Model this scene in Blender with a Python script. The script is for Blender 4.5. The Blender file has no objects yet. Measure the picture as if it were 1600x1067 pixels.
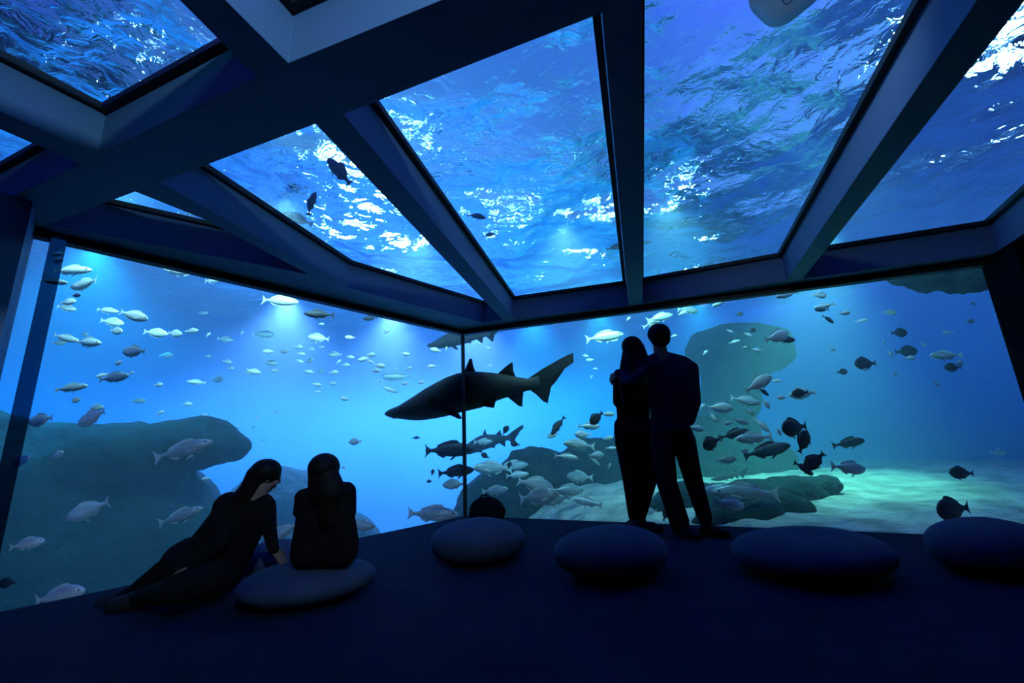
import bpy, bmesh, math, random
import numpy as np
from mathutils import Vector, Matrix, Quaternion

sc = bpy.context.scene
C = sc.collection
PI = math.pi
# ------------------------------------------------------------------ camera
FOC, PITCH, ROLL, CAMH = 660.0, math.radians(13.1), math.radians(2.4), 0.85
_u = np.array([-math.sin(ROLL), math.cos(ROLL), 0.0]); _b = np.array([0, 0, -1.0])
_Z = math.cos(PITCH)*_u + math.sin(PITCH)*_b
_Y = -math.sin(PITCH)*_u + math.cos(PITCH)*_b
_X = np.cross(_Y, _Z)
cam_d = bpy.data.cameras.new('camera'); cam = bpy.data.objects.new('camera', cam_d); C.objects.link(cam)
cam_d.sensor_width = 36.0; cam_d.lens = FOC*36.0/1600.0; cam_d.clip_start = 0.05; cam_d.clip_end = 200
M4 = Matrix([list(_X)+[0], list(_Y)+[0], list(_Z)+[CAMH], [0, 0, 0, 1]])
cam.matrix_world = M4
sc.camera = cam
# ------------------------------------------------------------------ world, exposure
w = bpy.data.worlds.new('world'); sc.world = w; w.use_nodes = True
w.node_tree.nodes['Background'].inputs[0].default_value = (0.002, 0.006, 0.02, 1)
w.node_tree.nodes['Background'].inputs[1].default_value = 0.2
sc.view_settings.view_transform = 'Standard'; sc.view_settings.look = 'None'
sc.view_settings.exposure = 0.0; sc.view_settings.gamma = 1.0
sc.view_settings.use_curve_mapping = False
cy = sc.cycles
cy.use_denoising = True
cy.max_bounces = 10; cy.volume_bounces = 1; cy.transparent_max_bounces = 16
cy.transmission_bounces = 8; cy.diffuse_bounces = 2; cy.glossy_bounces = 4
cy.sample_clamp_indirect = 4.0
# ------------------------------------------------------------------ lamps
def look(o, target):
    d = Vector(target) - Vector(o.location)
    o.rotation_mode = 'QUATERNION'
    o.rotation_quaternion = d.to_track_quat('-Z', 'Y')
def area(loc, tgt, power, col, size=0.6, shape='DISK', spread=180):
    l = bpy.data.lights.new('flood_light', 'AREA'); l.shape = shape; l.size = size; l.energy = power; l.color = col
    l.spread = math.radians(spread)
    o = bpy.data.objects.new('flood_light', l); C.objects.link(o); o.location = loc; look(o, tgt); return o
def spot(loc, tgt, power, col, ang=60, blend=0.6, r=0.1):
    l = bpy.data.lights.new('added_tank_light', 'SPOT'); l.energy = power; l.color = col; l.spot_size = math.radians(ang)
    l.spot_blend = blend; l.shadow_soft_size = r
    o = bpy.data.objects.new('added_tank_light', l); C.objects.link(o); o.location = loc; look(o, tgt); return o
exec_lights = True
# lights added below the surface to light the water: far ones over the rear
for sx_, sy_ in ((-5.0, 9.0), (-3.0, 10.2), (-1.0, 10.8)): spot((sx_, sy_, 4.2), (sx_*1.12, sy_*1.12, 0.0), 4500, (0.30, 0.42, 1.0), 118, 1.0, 0.15)
spot((-6.6, 6.2, 4.2), (-7.4, 7.0, 0.0), 1900, (0.02, 0.42, 0.85), 118, 1.0, 0.15)
for sx_, sy_ in ((0.6, 11.2), (2.4, 11.0)): spot((sx_, sy_, 4.2), (sx_*1.1, sy_*1.1, 0.0), 1300, (0.05, 0.60, 0.82), 118, 1.0, 0.15)
spot((4.8, 10.4, 4.2), (5.2, 11.4, 0.0), 750, (0.04, 0.7, 0.85), 110, 1.0, 0.15)
spot((4.95, 6.1, 4.2), (4.1, 6.5, 0.0), 2100, (0.25, 1.0, 0.72), 62, 1.0, 0.15)
spot((9.0, 8.0, 4.2), (9.8, 9.2, 0.0), 70, (0.02, 0.22, 1.0), 120, 1.0, 0.15)
# near ones over the edge of the room, added to brighten the fish
for a_, b_, e_, c_ in (((-3.3, 3.2, 3.4), (-6.6, 5.6, 1.0), 230, (0.42, 0.92, 1.0)), ((-2.3, 4.0, 3.4), (-4.8, 6.8, 1.2), 230, (0.42, 0.92, 1.0)), ((-1.1, 5.0, 3.4), (-2.8, 8.4, 1.2), 190, (0.42, 0.92, 1.0)),
                       ((0.7, 4.8, 3.4), (1.3, 8.4, 0.8), 200, (0.45, 1.0, 0.95)), ((1.8, 4.3, 3.4), (3.2, 7.6, 0.5), 200, (0.3, 1.0, 0.9)), ((3.2, 3.7, 3.4), (5.6, 6.4, 0.6), 80, (0.3, 0.9, 1.0))):
    spot(a_, b_, e_*1.5, c_, 125, 1.0, 0.12)
# low lights added above the roof to brighten inner faces of the ceiling openings
spot((0.5, -1.0, 2.95), (-0.8, 1.4, 2.42), 340, (0.40, 0.66, 1.0), 75, 0.8, 0.08)
spot((-0.9, -0.6, 2.95), (-2.0, 1.8, 2.42), 25, (0.10, 0.60, 1.0), 70, 0.8, 0.08)
spot((0.75, 1.3, 3.0), (2.3, 2.5, 2.42), 50, (0.5, 0.72, 1.0), 80, 0.8, 0.08)
spot((0.9, 0.9, 2.9), (2.08, 2.38, 3.85), 16, (0.8, 0.95, 1.0), 60, 0.8, 0.05)  # added below the ray to brighten its pale underside
# hall lamps above the water surface
for (x, y, z, e, s) in [(-5.9, 16.6, 6.0, 1000, 3.3), (-1.3, 17.2, 5.2, 60, 0.5), (0.9, 17.2, 5.2, 90, 0.5), (3.7, 16.8, 5.2, 100, 0.55), (6.9, 15.6, 5.4, 60, 0.5), (15.0, 9.6, 6.2, 1000, 2.4), (-9.5, 10.5, 5.9, 60, 1.0)]:
    area((x, y, z), (0, 3.0, 2.9), e, (0.85, 0.86, 1.0), s, spread=75)
area((4.5, 1.5, 6.0), (5.0, 5.0, 8.6), 1700, (0.26, 0.04, 1.0), 1.5)
area((-4.5, 0.5, 6.0), (-5.5, 2.5, 8.6), 1500, (0.24, 0.10, 1.0), 1.5)
area((-1.0, 12.0, 6.0), (-1.0, 18.0, 6.8), 600, (0.50, 0.45, 1.0), 1.5)  # added to wash the hall's rear wall in lilac
area((7.5, 10.5, 6.0), (10.0, 18.0, 6.8), 700, (0.60, 0.40, 1.0), 1.5)  # second added wash, for the right part of the rear wall

# ------------------------------------------------------------------ pixel helpers (point of the place seen at a pixel)
def ray(x, y):
    d = np.array([x-800.0, 533.5-y, -FOC]); return np.array([d@_X, d@_Y, d@_Z])
def zu(x, y): return 2.36-0.031*(x+3.05)-0.0099*(y-2.68)
def atz(x, y, z):
    d = ray(x, y); t = (z-CAMH)/d[2]; return Vector(d*t+np.array([0, 0, CAMH]))
def aty(x, y, Y):
    d = ray(x, y); t = Y/d[1]; return Vector(d*t+np.array([0, 0, CAMH]))
def atd(x, y, D):
    d = ray(x, y); return Vector(d*(D/FOC)+np.array([0, 0, CAMH]))
def und(x, y, off=0.0):
    z = 2.3
    for _ in range(20):
        P = atz(x, y, z); z = zu(P[0], P[1])+off
    return P
def wallplane(a, b):
    n = np.array([b[1]-a[1], a[0]-b[0]]); n = n/np.hypot(*n); return n, float(n@np.array([a[0], a[1]]))
def onwall(x, y, wl):
    d = ray(x, y); n, c = wl; t = c/(n@d[:2]); return Vector(d*t+np.array([0, 0, CAMH]))

# ------------------------------------------------------------------ mesh helpers
def obj(name, me, m=None, parent=None, smooth=False):
    if isinstance(me, bmesh.types.BMesh):
        bm = me; me = bpy.data.meshes.new(name); bm.normal_update(); bm.to_mesh(me); bm.free()
    o = bpy.data.objects.new(name, me); C.objects.link(o)
    if m: me.materials.append(m)
    if smooth: me.polygons.foreach_set('use_smooth', [True]*len(me.polygons))
    if parent: o.parent = parent
    return o
def tag(o, label, cat, group=None):
    o['label'] = label; o['category'] = cat
    if group: o['group'] = group
    return o
def struct(o, label=None):
    o['kind'] = 'structure'
    if label: o['label'] = label
    return o
def empty(name, loc, label=None, cat=None, group=None):
    o = bpy.data.objects.new(name, None); C.objects.link(o); o.location = loc; o.empty_display_size = 0.1
    if label: tag(o, label, cat, group)
    return o
def pbox(bm, p0, p1, hz0, hz1, n, t0, t1):
    """box on a wall line from p0 to p1 (2D), heights per end, normal n (2D), thickness range"""
    vs = []
    for (p, zs) in ((p0, hz0), (p1, hz1)):
        for t in (t0, t1):
            for z in zs: vs.append(bm.verts.new((p[0]+n[0]*t, p[1]+n[1]*t, z)))
    a = vs
    for f in ((0, 1, 3, 2), (4, 6, 7, 5), (0, 4, 5, 1), (2, 3, 7, 6), (0, 2, 6, 4), (1, 5, 7, 3)):
        bm.faces.new([a[i] for i in f])
    bmesh.ops.recalc_face_normals(bm, faces=bm.faces)
def prism(bm, poly, zfun0, zfun1):
    lo = [bm.verts.new((p[0], p[1], zfun0(p[0], p[1]))) for p in poly]
    hi = [bm.verts.new((p[0], p[1], zfun1(p[0], p[1]))) for p in poly]
    bm.faces.new(lo); bm.faces.new(hi[::-1])
    k = len(poly)
    for i in range(k): bm.faces.new([lo[i], hi[i], hi[(i+1) % k], lo[(i+1) % k]])
    bmesh.ops.recalc_face_normals(bm, faces=bm.faces)
def line_x(l1, l2):
    (a, b), (c, d) = l1, l2
    r = b-a; s = d-c; den = r[0]*s[1]-r[1]*s[0]
    t = ((c-a)[0]*s[1]-(c-a)[1]*s[0])/den
    return np.array([a[0]+r[0]*t, a[1]+r[1]*t])

# ------------------------------------------------------------------ materials
def mat(name, col, rough=0.6, metal=0.0, spec=0.5, bump=None, mix=None, coat=0.0):
    m = bpy.data.materials.new(name); m.use_nodes = True; nt = m.node_tree; p = nt.nodes['Principled BSDF']
    p.inputs['Base Color'].default_value = (*col, 1); p.inputs['Roughness'].default_value = rough
    p.inputs['Metallic'].default_value = metal; p.inputs['Specular IOR Level'].default_value = spec
    p.inputs['Coat Weight'].default_value = coat
    tc = nt.nodes.new('ShaderNodeTexCoord')
    if mix:   # (second colour, noise scale)
        n = nt.nodes.new('ShaderNodeTexNoise'); n.inputs['Scale'].default_value = mix[1]; n.inputs['Detail'].default_value = 5
        nt.links.new(tc.outputs['Object'], n.inputs['Vector'])
        r = nt.nodes.new('ShaderNodeValToRGB'); r.color_ramp.elements[0].position = 0.38; r.color_ramp.elements[1].position = 0.65
        r.color_ramp.elements[0].color = (*col, 1); r.color_ramp.elements[1].color = (*mix[0], 1)
        nt.links.new(n.outputs['Fac'], r.inputs['Fac']); nt.links.new(r.outputs['Color'], p.inputs['Base Color'])
    if bump:  # (scale, strength, distance)
        n = nt.nodes.new('ShaderNodeTexNoise'); n.inputs['Scale'].default_value = bump[0]; n.inputs['Detail'].default_value = 6
        nt.links.new(tc.outputs['Object'], n.inputs['Vector'])
        b = nt.nodes.new('ShaderNodeBump'); b.inputs['Strength'].default_value = bump[1]; b.inputs['Distance'].default_value = bump[2]
        nt.links.new(n.outputs['Fac'], b.inputs['Height']); nt.links.new(b.outputs['Normal'], p.inputs['Normal'])
    return m
M = {}
M['paint'] = mat('ceiling_paint', (0.11, 0.18, 0.29), 0.6, spec=0.3, bump=(60, 0.05, 0.002))
M['black'] = mat('black_gasket', (0.006, 0.006, 0.007), 0.6)
M['carpet'] = mat('dark_carpet', (0.006, 0.012, 0.030), 0.95, spec=0.06, bump=(220, 0.4, 0.004), mix=((0.009, 0.016, 0.038), 3))
M['darkwall'] = mat('dark_wall', (0.003, 0.003, 0.005), 0.95, spec=0.04)
M['bluewall'] = mat('tank_wall_blue', (0.10, 0.35, 0.75), 0.9, mix=((0.14, 0.42, 0.80), 0.4))
M['sand'] = mat('sand', (0.62, 0.58, 0.44), 0.95, bump=(9, 1.0, 0.10), mix=((0.30, 0.29, 0.22), 3.0))
M['rock'] = mat('reef_rock', (0.003, 0.020, 0.018), 0.95, bump=(5, 0.9, 0.12), mix=((0.010, 0.038, 0.030), 1.6))
M['hall'] = mat('hall_ceiling', (0.13, 0.13, 0.42), 0.9, mix=((0.09, 0.10, 0.34), 0.8))

def glass_mat():
    m = bpy.data.materials.new('acrylic'); m.use_nodes = True; nt = m.node_tree; nt.nodes.clear()
    out = nt.nodes.new('ShaderNodeOutputMaterial'); tr = nt.nodes.new('ShaderNodeBsdfTransparent'); gl = nt.nodes.new('ShaderNodeBsdfGlossy')
    tr.inputs['Color'].default_value = (0.97, 0.99, 1, 1); gl.inputs['Roughness'].default_value = 0.02
    fr = nt.nodes.new('ShaderNodeFresnel'); fr.inputs['IOR'].default_value = 1.12
    geo = nt.nodes.new('ShaderNodeNewGeometry'); mm = nt.nodes.new('ShaderNodeMath'); mm.operation = 'SUBTRACT'; mm.use_clamp = True
    nt.links.new(fr.outputs[0], mm.inputs[0]); nt.links.new(geo.outputs['Backfacing'], mm.inputs[1])
    mx = nt.nodes.new('ShaderNodeMixShader'); nt.links.new(mm.outputs[0], mx.inputs[0]); nt.links.new(tr.outputs[0], mx.inputs[1])
    nt.links.new(gl.outputs[0], mx.inputs[2]); nt.links.new(mx.outputs[0], out.inputs['Surface']); return m
M['glass'] = glass_mat()
SURF = 4.4
def water_mat():
    m = bpy.data.materials.new('tank_water'); m.use_nodes = True; nt = m.node_tree; nt.nodes.clear(); N = nt.nodes.new; L = nt.links.new
    out = N('ShaderNodeOutputMaterial')
    geo = N('ShaderNodeNewGeometry'); sep = N('ShaderNodeSeparateXYZ'); L(geo.outputs['Position'], sep.inputs[0])
    gt = N('ShaderNodeMath'); gt.operation = 'GREATER_THAN'; gt.inputs[1].default_value = 3.4; L(sep.outputs['Z'], gt.inputs[0])
    tr = N('ShaderNodeBsdfTransparent')
    rf = N('ShaderNodeBsdfGlass'); rf.inputs['IOR'].default_value = 1.25; rf.inputs['Roughness'].default_value = 0.0
    gl = N('ShaderNodeBsdfGlossy'); gl.inputs['Roughness'].default_value = 0.03
    lw = N('ShaderNodeFresnel'); lw.inputs['IOR'].default_value = 1.33
    tc = N('ShaderNodeTexCoord'); ns = N('ShaderNodeTexNoise'); ns.inputs['Scale'].default_value = 5; ns.inputs['Detail'].default_value = 3
    ns.inputs['Distortion'].default_value = 1.5
    L(tc.outputs['Object'], ns.inputs['Vector'])
    bp = N('ShaderNodeBump'); bp.inputs['Strength'].default_value = 0.5; bp.inputs['Distance'].default_value = 0.05; L(ns.outputs['Fac'], bp.inputs['Height'])
    for n in (rf, gl): L(bp.outputs['Normal'], n.inputs['Normal'])
    s1 = N('ShaderNodeMixShader'); s1.inputs[0].default_value = 0.0; L(rf.outputs[0], s1.inputs[1]); L(gl.outputs[0], s1.inputs[2])
    s2 = N('ShaderNodeMixShader'); L(gt.outputs[0], s2.inputs[0]); L(tr.outputs[0], s2.inputs[1]); L(s1.outputs[0], s2.inputs[2])
    L(s2.outputs[0], out.inputs['Surface'])
    vs = N('ShaderNodeVolumeScatter'); vs.inputs['Color'].default_value = (0.6, 0.85, 1.0, 1); vs.inputs['Density'].default_value = 0.075; vs.inputs['Anisotropy'].default_value = 0.25
    va = N('ShaderNodeVolumeAbsorption'); va.inputs['Color'].default_value = (0.0, 0.70, 0.89, 1); va.inputs['Density'].default_value = 0.13
    ad = N('ShaderNodeAddShader'); L(vs.outputs[0], ad.inputs[0]); L(va.outputs[0], ad.inputs[1]); L(ad.outputs[0], out.inputs['Volume'])
    return m
M['water'] = water_mat()

# ------------------------------------------------------------------ setting
Cn = atz(727, 806, 0); Lf = atz(5, 955, 0); Rt = atz(1460, 835, 0)
WL = wallplane(Lf, Cn); WR = wallplane(Cn, Rt)
nL, nR = WL[0], WR[0]     # check they point outwards (away from camera)
if WL[1] < 0: WL = (-WL[0], -WL[1]); nL = WL[0]
if WR[1] < 0: WR = (-WR[0], -WR[1]); nR = WR[0]
dirL = np.array([(Lf-Cn)[0], (Lf-Cn)[1]]); dirL /= np.hypot(*dirL)
dirR = np.array([(Rt-Cn)[0], (Rt-Cn)[1]]); dirR /= np.hypot(*dirR)
c2 = np.array([Cn[0], Cn[1]])
PL = onwall(49, 380, WL); sL = float((np.array(PL[:2])-c2)@dirL)
s1 = float((np.array(onwall(79, 374, WL)[:2])-c2)@dirL); s2 = float((np.array(onwall(105, 377, WL)[:2])-c2)@dirL)
sR = float((np.array(onwall(1542, 412, WR)[:2])-c2)@dirR)
print('sL', sL, s1, s2, sR)
D = 0.25
def topz(p): return zu(p[0], p[1]) - 0.03
# floor
bm = bmesh.new()
FOOT = [c2+dirL*6.5, c2, c2+dirR*7.5, np.array([7.5, -3.5]), np.array([-6.5, -3.5])]
prism(bm, FOOT, lambda x, y: -0.25, lambda x, y: 0.0)
struct(obj('floor', bm, M['carpet']), 'dark carpeted floor')
# walls
bm = bmesh.new(); pbox(bm, c2+dirL*sL, c2+dirL*6.4, (0, zu(*(c2+dirL*sL))), (0, 2.5), nL, -0.45, 0.08); struct(obj('wall_left', bm, M['paint']), 'painted pier left of the windows')
bm = bmesh.new(); pbox(bm, c2+dirR*sR, c2+dirR*7.4, (0, zu(*(c2+dirR*sR))), (0, zu(*(c2+dirR*7.4))), nR, -0.35, 0.08); struct(obj('wall_right', bm, M['darkwall']), 'black pier right of the windows')
bm = bmesh.new(); pbox(bm, (7.4, -3.5), (-6.4, -3.5), (0, 2.4), (0, 2.6), (0, 1), 0, 0.1); struct(obj('wall_back', bm, M['darkwall']))
# windows
def window(i, s0, s1_, dr, n, name):
    p0, p1 = c2+dr*s0, c2+dr*s1_
    root = struct(empty('window_%d' % i, (p0[0], p0[1], 0)), name)
    def part(nm, bm, m):
        o = obj(nm, bm, m); o.parent = root; o.matrix_parent_inverse = Matrix.Translation((-p0[0], -p0[1], 0)); return o
    bm = bmesh.new(); pbox(bm, p0, p1, (0.0, topz(p0)), (0.0, topz(p1)), n, 0.0, 0.05); part('glass_pane', bm, M['glass'])
    bm = bmesh.new(); pbox(bm, p0, p1, (topz(p0)-0.03, zu(*p0)+0.01), (topz(p1)-0.03, zu(*p1)+0.01), n, -0.03, 0.05)
    part('frame', bm, M['black'])
    return root, part
window(1, 0.0, s2, dirL, nL, 'left viewing window onto the tank')
window(2, 0.0, sR, dirR, nR, 'right viewing window onto the tank')
window(3, s1, sL, dirL, nL, 'narrow pane at the far left of the windows')
def trim(i, s0, s1_, dr, n, m, t0, t1, label):
    bm = bmesh.new(); p0, p1 = c2+dr*s0, c2+dr*s1_
    pbox(bm, p0, p1, (0, zu(*p0)), (0, zu(*p1)), n, t0, t1); struct(obj('trim_%d' % i, bm, m), label)
M['strip'] = glass_mat(); M['strip'].name = 'tinted_acrylic_joint'
for n_ in M['strip'].node_tree.nodes:
    if n_.type == 'BSDF_TRANSPARENT': n_.inputs['Color'].default_value = (0.16, 0.28, 0.36, 1)
trim(1, s2, s1, dirL, nL, M['strip'], -0.02, 0.05, 'dark upright joint between the panes')
bm = bmesh.new(); q = [c2+dirL*0.03, c2+dirL*0.03-nL*0.03, c2-(nL+nR)*0.03, c2+dirR*0.03-nR*0.03, c2+dirR*0.03, c2+(nL+nR)*0.03]
prism(bm, q, lambda x, y: 0, lambda x, y: zu(x, y)); struct(obj('trim_2', bm, M['black']), 'thin black seal where the two windows meet')

# ceiling openings: every edge is a straight line of the place, given by two pixels and the height it lies at
def ln(a, b, off=0.0):
    A, B = und(*a, off), und(*b, off); return (np.array(A[:2]), np.array(B[:2]))
Mlo = ln((590, 158), (932, 24)); Mlo3 = ln((330, 255), (490, 195))
def off_line(l, d):
    a, b = l; t = (b-a)/np.hypot(*(b-a)); n = np.array([-t[1], t[0]]); return (a+n*d, b+n*d)
OPEN = {
 'o4': [Mlo, ln((580, 160), (800, 464), D), ln((808, 466), (975, 443), D), ln((940, 30), (978, 438), D)],
 'o5': [Mlo, ln((1003, 10), (1004, 430)), ln((1010, 437), (1216, 400), D), ln((1445, 0), (1222, 397), D)],
 'o6': [Mlo, ln((1585, 22), (1294, 386)), ln((1296, 388), (1514, 354), D), ln((1545, 349), (1600, 300), D)],
 'o3': [Mlo3, ln((321, 264), (545, 410), D), ln((550, 412), (757, 474), D), ln((808, 466), (975, 443), D), ln((497, 198), (755, 468))],
 'o2': [Mlo3, ln((190, 321), (325, 351), D), off_line(ln((321, 264), (545, 410), D), 0.13), ln((218, 302), (325, 345))],
}
rA = ln((280, 0), (350, 70)); 
OPEN['o1'] = [rA, ln((405, 120), (155, 240)), ln((150, 240), (0, 174)), (np.array([-3.2, 0.2]), np.array([-1.4, -0.9]))]
OPEN['o7'] = [ln((0, 202), (60, 228)), ln((0, 317), (120, 259)), (np.array([-3.35, 0.0]), np.array([-3.35, 1.0]))]
OPEN['o8'] = [ln((352, 0), (450, 98)), ln((452, 98), (690, 0)), (np.array([1.6, 0.2]), np.array([1.0, -1.0])), (np.array([-1.2, -1.6]), np.array([1.2, -1.6]))]
polys = {}
for k, es in OPEN.items():
    P = [line_x(es[i], es[(i+1) % len(es)]) for i in range(len(es))]
    ar = sum(P[i][0]*P[(i+1) % len(P)][1]-P[(i+1) % len(P)][0]*P[i][1] for i in range(len(P)))
    if ar < 0: P = P[::-1]
    polys[k] = P
    print(k, [tuple(p.round(2)) for p in P])
# ceiling slab: outline with holes, filled by triangulation at underside and top
def in_poly(x, y, P):
    c = False
    for i in range(len(P)):
        a, b = P[i], P[i-1]
        if (a[1] > y) != (b[1] > y) and x < (b[0]-a[0])*(y-a[1])/(b[1]-a[1])+a[0]: c = not c
    return c
OUT = [c2+dirL*6.4+nL*0.1, np.array([-6.4, -3.4]), np.array([7.4, -3.4]), c2+dirR*7.4+nR*0.1, c2+nL*0.1+nR*0.1]
from mathutils.geometry import delaunay_2d_cdt
vin, ein = [], []
for P in [OUT]+list(polys.values()):
    k0 = len(vin); vin += [Vector((float(p[0]), float(p[1]))) for p in P]; ein += [(k0+i, k0+(i+1) % len(P)) for i in range(len(P))]
vo, eo, fo = delaunay_2d_cdt(vin, ein, [], 0, 1e-5)[:3]
bm = bmesh.new(); bv_ = [bm.verts.new((v[0], v[1], zu(v[0], v[1]))) for v in vo]
for f in fo:
    cx = sum(vo[i][0] for i in f)/3; cyy = sum(vo[i][1] for i in f)/3
    if in_poly(cx, cyy, OUT) and not any(in_poly(cx, cyy, P) for P in polys.values()): bm.faces.new([bv_[i] for i in f])
bmesh.ops.delete(bm, geom=[v for v in bm.verts if not v.link_faces], context='VERTS')
bmesh.ops.recalc_face_normals(bm, faces=bm.faces)
bmesh.ops.dissolve_limit(bm, angle_limit=0.001, verts=bm.verts[:], edges=bm.edges[:])
ret = bmesh.ops.extrude_face_region(bm, geom=bm.faces[:])
for v in [g for g in ret['geom'] if isinstance(g, bmesh.types.BMVert)]: v.co.z += D
bmesh.ops.recalc_face_normals(bm, faces=bm.faces)
ceil = struct(obj('ceiling', bm, M['paint']), 'painted beam ceiling with slanted glazed openings')
bv = ceil.modifiers.new('bevel', 'BEVEL'); bv.width = 0.012; bv.segments = 2; bv.limit_method = 'ANGLE'; bv.angle_limit = math.radians(40)
def inset(P, d):
    k = len(P); R = []
    for i in range(k):
        l1 = off_line((P[i-1], P[i]), d); l2 = off_line((P[i], P[(i+1) % k]), d); R.append(line_x(l1, l2))
    return R
for j, (k, P) in enumerate(polys.items()):
    cx = sum(p[0] for p in P)/len(P); cyy = sum(p[1] for p in P)/len(P); z0 = zu(cx, cyy)+D
    root = struct(empty('window_%d' % (4+j), (cx, cyy, z0)), 'overhead glass panel in the ceiling')
    inv = Matrix.Translation((-cx, -cyy, -z0))
    I = inset(P, 0.035); zt = lambda x, y: zu(x, y)+D
    bm = bmesh.new()
    rings = []
    for Q in (inset(P, 0.001), I):
        for dz in (-0.015, 0.02): rings.append([bm.verts.new((p[0], p[1], zt(*p)+dz)) for p in Q])
    n_ = len(P)
    for (a, b) in ((0, 2), (2, 3), (3, 1), (1, 0)):
        for i in range(n_): bm.faces.new([rings[a][i], rings[a][(i+1) % n_], rings[b][(i+1) % n_], rings[b][i]])
    bmesh.ops.recalc_face_normals(bm, faces=bm.faces)
    o = obj('frame', bm, M['black'], root); o.matrix_parent_inverse = inv
    bm = bmesh.new(); prism(bm, inset(P, 0.02), lambda x, y: zt(x, y)+0.0, lambda x, y: zt(x, y)+0.015)
    o = obj('glass_pane', bm, M['glass'], root); o.matrix_parent_inverse = inv

# ------------------------------------------------------------------ the tank
X0, X1, Y0, Y1 = -11.0, 14.0, -4.2, 15.0
def waves(x, y, seed=3):
    rg = np.random.RandomState(seed); z = np.zeros_like(x)
    for i in range(46):
        lam = 0.14*1.07**i; k = 2*PI/lam; th = rg.normal(0.9, 0.75); a = 0.0068*lam**1.0*rg.uniform(0.5, 1.2)
        z += a*np.sin(k*(x*math.cos(th)+y*math.sin(th))+rg.uniform(0, 2*PI)+1.2*np.sin(x*0.9+i)+1.2*np.sin(y*0.8+2*i))
    return z
NX, NY = 620, 480
gx, gy = np.meshgrid(np.linspace(X0, X1, NX), np.linspace(Y0, Y1, NY))
gz = SURF+waves(gx, gy)
edge = np.minimum(np.minimum(gx-X0, X1-gx), np.minimum(gy-Y0, Y1-gy)); gz = SURF+(gz-SURF)*np.clip(edge*3, 0, 1)
V = np.stack([gx.ravel(), gy.ravel(), gz.ravel()], 1).tolist(); F = []
idx = np.arange(NX*NY).reshape(NY, NX)
F += np.stack([idx[:-1, :-1].ravel(), idx[:-1, 1:].ravel(), idx[1:, 1:].ravel(), idx[1:, :-1].ravel()], 1).tolist()
# sides and bottom of the water body
rim = list(idx[0, :])+list(idx[1:, -1])+list(idx[-1, -2::-1])+list(idx[-2:0:-1, 0])
base = len(V)
for i in rim: V.append([V[i][0], V[i][1], -3.2])
k = len(rim)
for i in range(k): F.append([int(rim[(i+1) % k]), int(rim[i]), base+i, base+(i+1) % k])
F.append([base+i for i in range(k)][::-1])
# inner cavity around the room
CAV = [c2+dirL*6.6+nL*0.06, c2+(nL+nR)*0.06/(1+float(nL@nR)), c2+dirR*7.6+nR*0.06, np.array([7.7, -3.7]), np.array([-6.7, -3.7])]
b0 = len(V); m_ = len(CAV)
for p in CAV: V.append([p[0], p[1], -0.3])
for p in CAV: V.append([p[0], p[1], zu(p[0], p[1])+D+0.06])
def orient(vs, inward_pt):
    a, b, c = [np.array(V[i]) for i in vs[:3]]; n = np.cross(b-a, c-a)
    return vs if n@(np.array(inward_pt)-a) > 0 else vs[::-1]
ctr = (0, 0, 1.0)
for i in range(m_):
    j = (i+1) % m_; F.append(orient([b0+i, b0+j, b0+m_+j, b0+m_+i], ctr))
F.append(orient([b0+i for i in range(m_)], ctr)); F.append(orient([b0+m_+i for i in range(m_)], ctr))
me = bpy.data.meshes.new('water'); me.from_pydata(V, [], F); me.validate()
wt = obj('water', me, M['water'], smooth=True); wt['kind'] = 'structure'; wt['label'] = 'blue tank water with rippled surface'
me.polygons.foreach_set('use_smooth', [i < (NX-1)*(NY-1) for i in range(len(me.polygons))])
# tank walls
bm = bmesh.new()
arc = [(-9.5, -1.0), (-10.2, 4.0), (-9.6, 8.0), (-7.5, 11.3), (-4, 13.2), (0, 13.8), (4, 13.6), (8, 12.4), (11, 9.8), (12.6, 6), (12.9, 2), (12.5, -2)]
def cr(P, n=6):
    R = []
    for i in range(len(P)-1):
        p = [np.array(P[max(i-1, 0)]), np.array(P[i]), np.array(P[i+1]), np.array(P[min(i+2, len(P)-1)])]
        for t in np.linspace(0, 1, n, endpoint=False):
            R.append(0.5*((2*p[1])+(-p[0]+p[2])*t+(2*p[0]-5*p[1]+4*p[2]-p[3])*t*t+(-p[0]+3*p[1]-3*p[2]+p[3])*t**3))
    R.append(np.array(P[-1])); return R
A = cr(arc)
rows = []
for p in A:
    q = p*1.03; rows.append([bm.verts.new((*p, -3.0)), bm.verts.new((*p, 4.9)), bm.verts.new((*q, 4.9)), bm.verts.new((*q, -3.0))])
for a, b in zip(rows[:-1], rows[1:]):
    for i in range(4): bm.faces.new([a[i], b[i], b[(i+1) % 4], a[(i+1) % 4]])
bmesh.ops.recalc_face_normals(bm, faces=bm.faces)
struct(obj('wall_tank', bm, M['bluewall'], smooth=True), 'curved blue rear wall of the tank')
# hall above
bm = bmesh.new(); prism(bm, [(X0-3, Y0-2), (X1+3, Y0-2), (X1+3, Y1+3), (X0-3, Y1+3)], lambda x, y: 8.6, lambda x, y: 8.7)
struct(obj('ceiling_hall', bm, M['hall']), 'hall ceiling high above the water')
bm = bmesh.new(); prism(bm, [(X0-3, Y1+3), (X1+3, Y1+3), (X1+3, Y1+3.1), (X0-3, Y1+3.1)], lambda x, y: 4.3, lambda x, y: 8.6)
struct(obj('wall_hall', bm, M['hall']), 'rear wall of the hall above the water')
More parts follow.
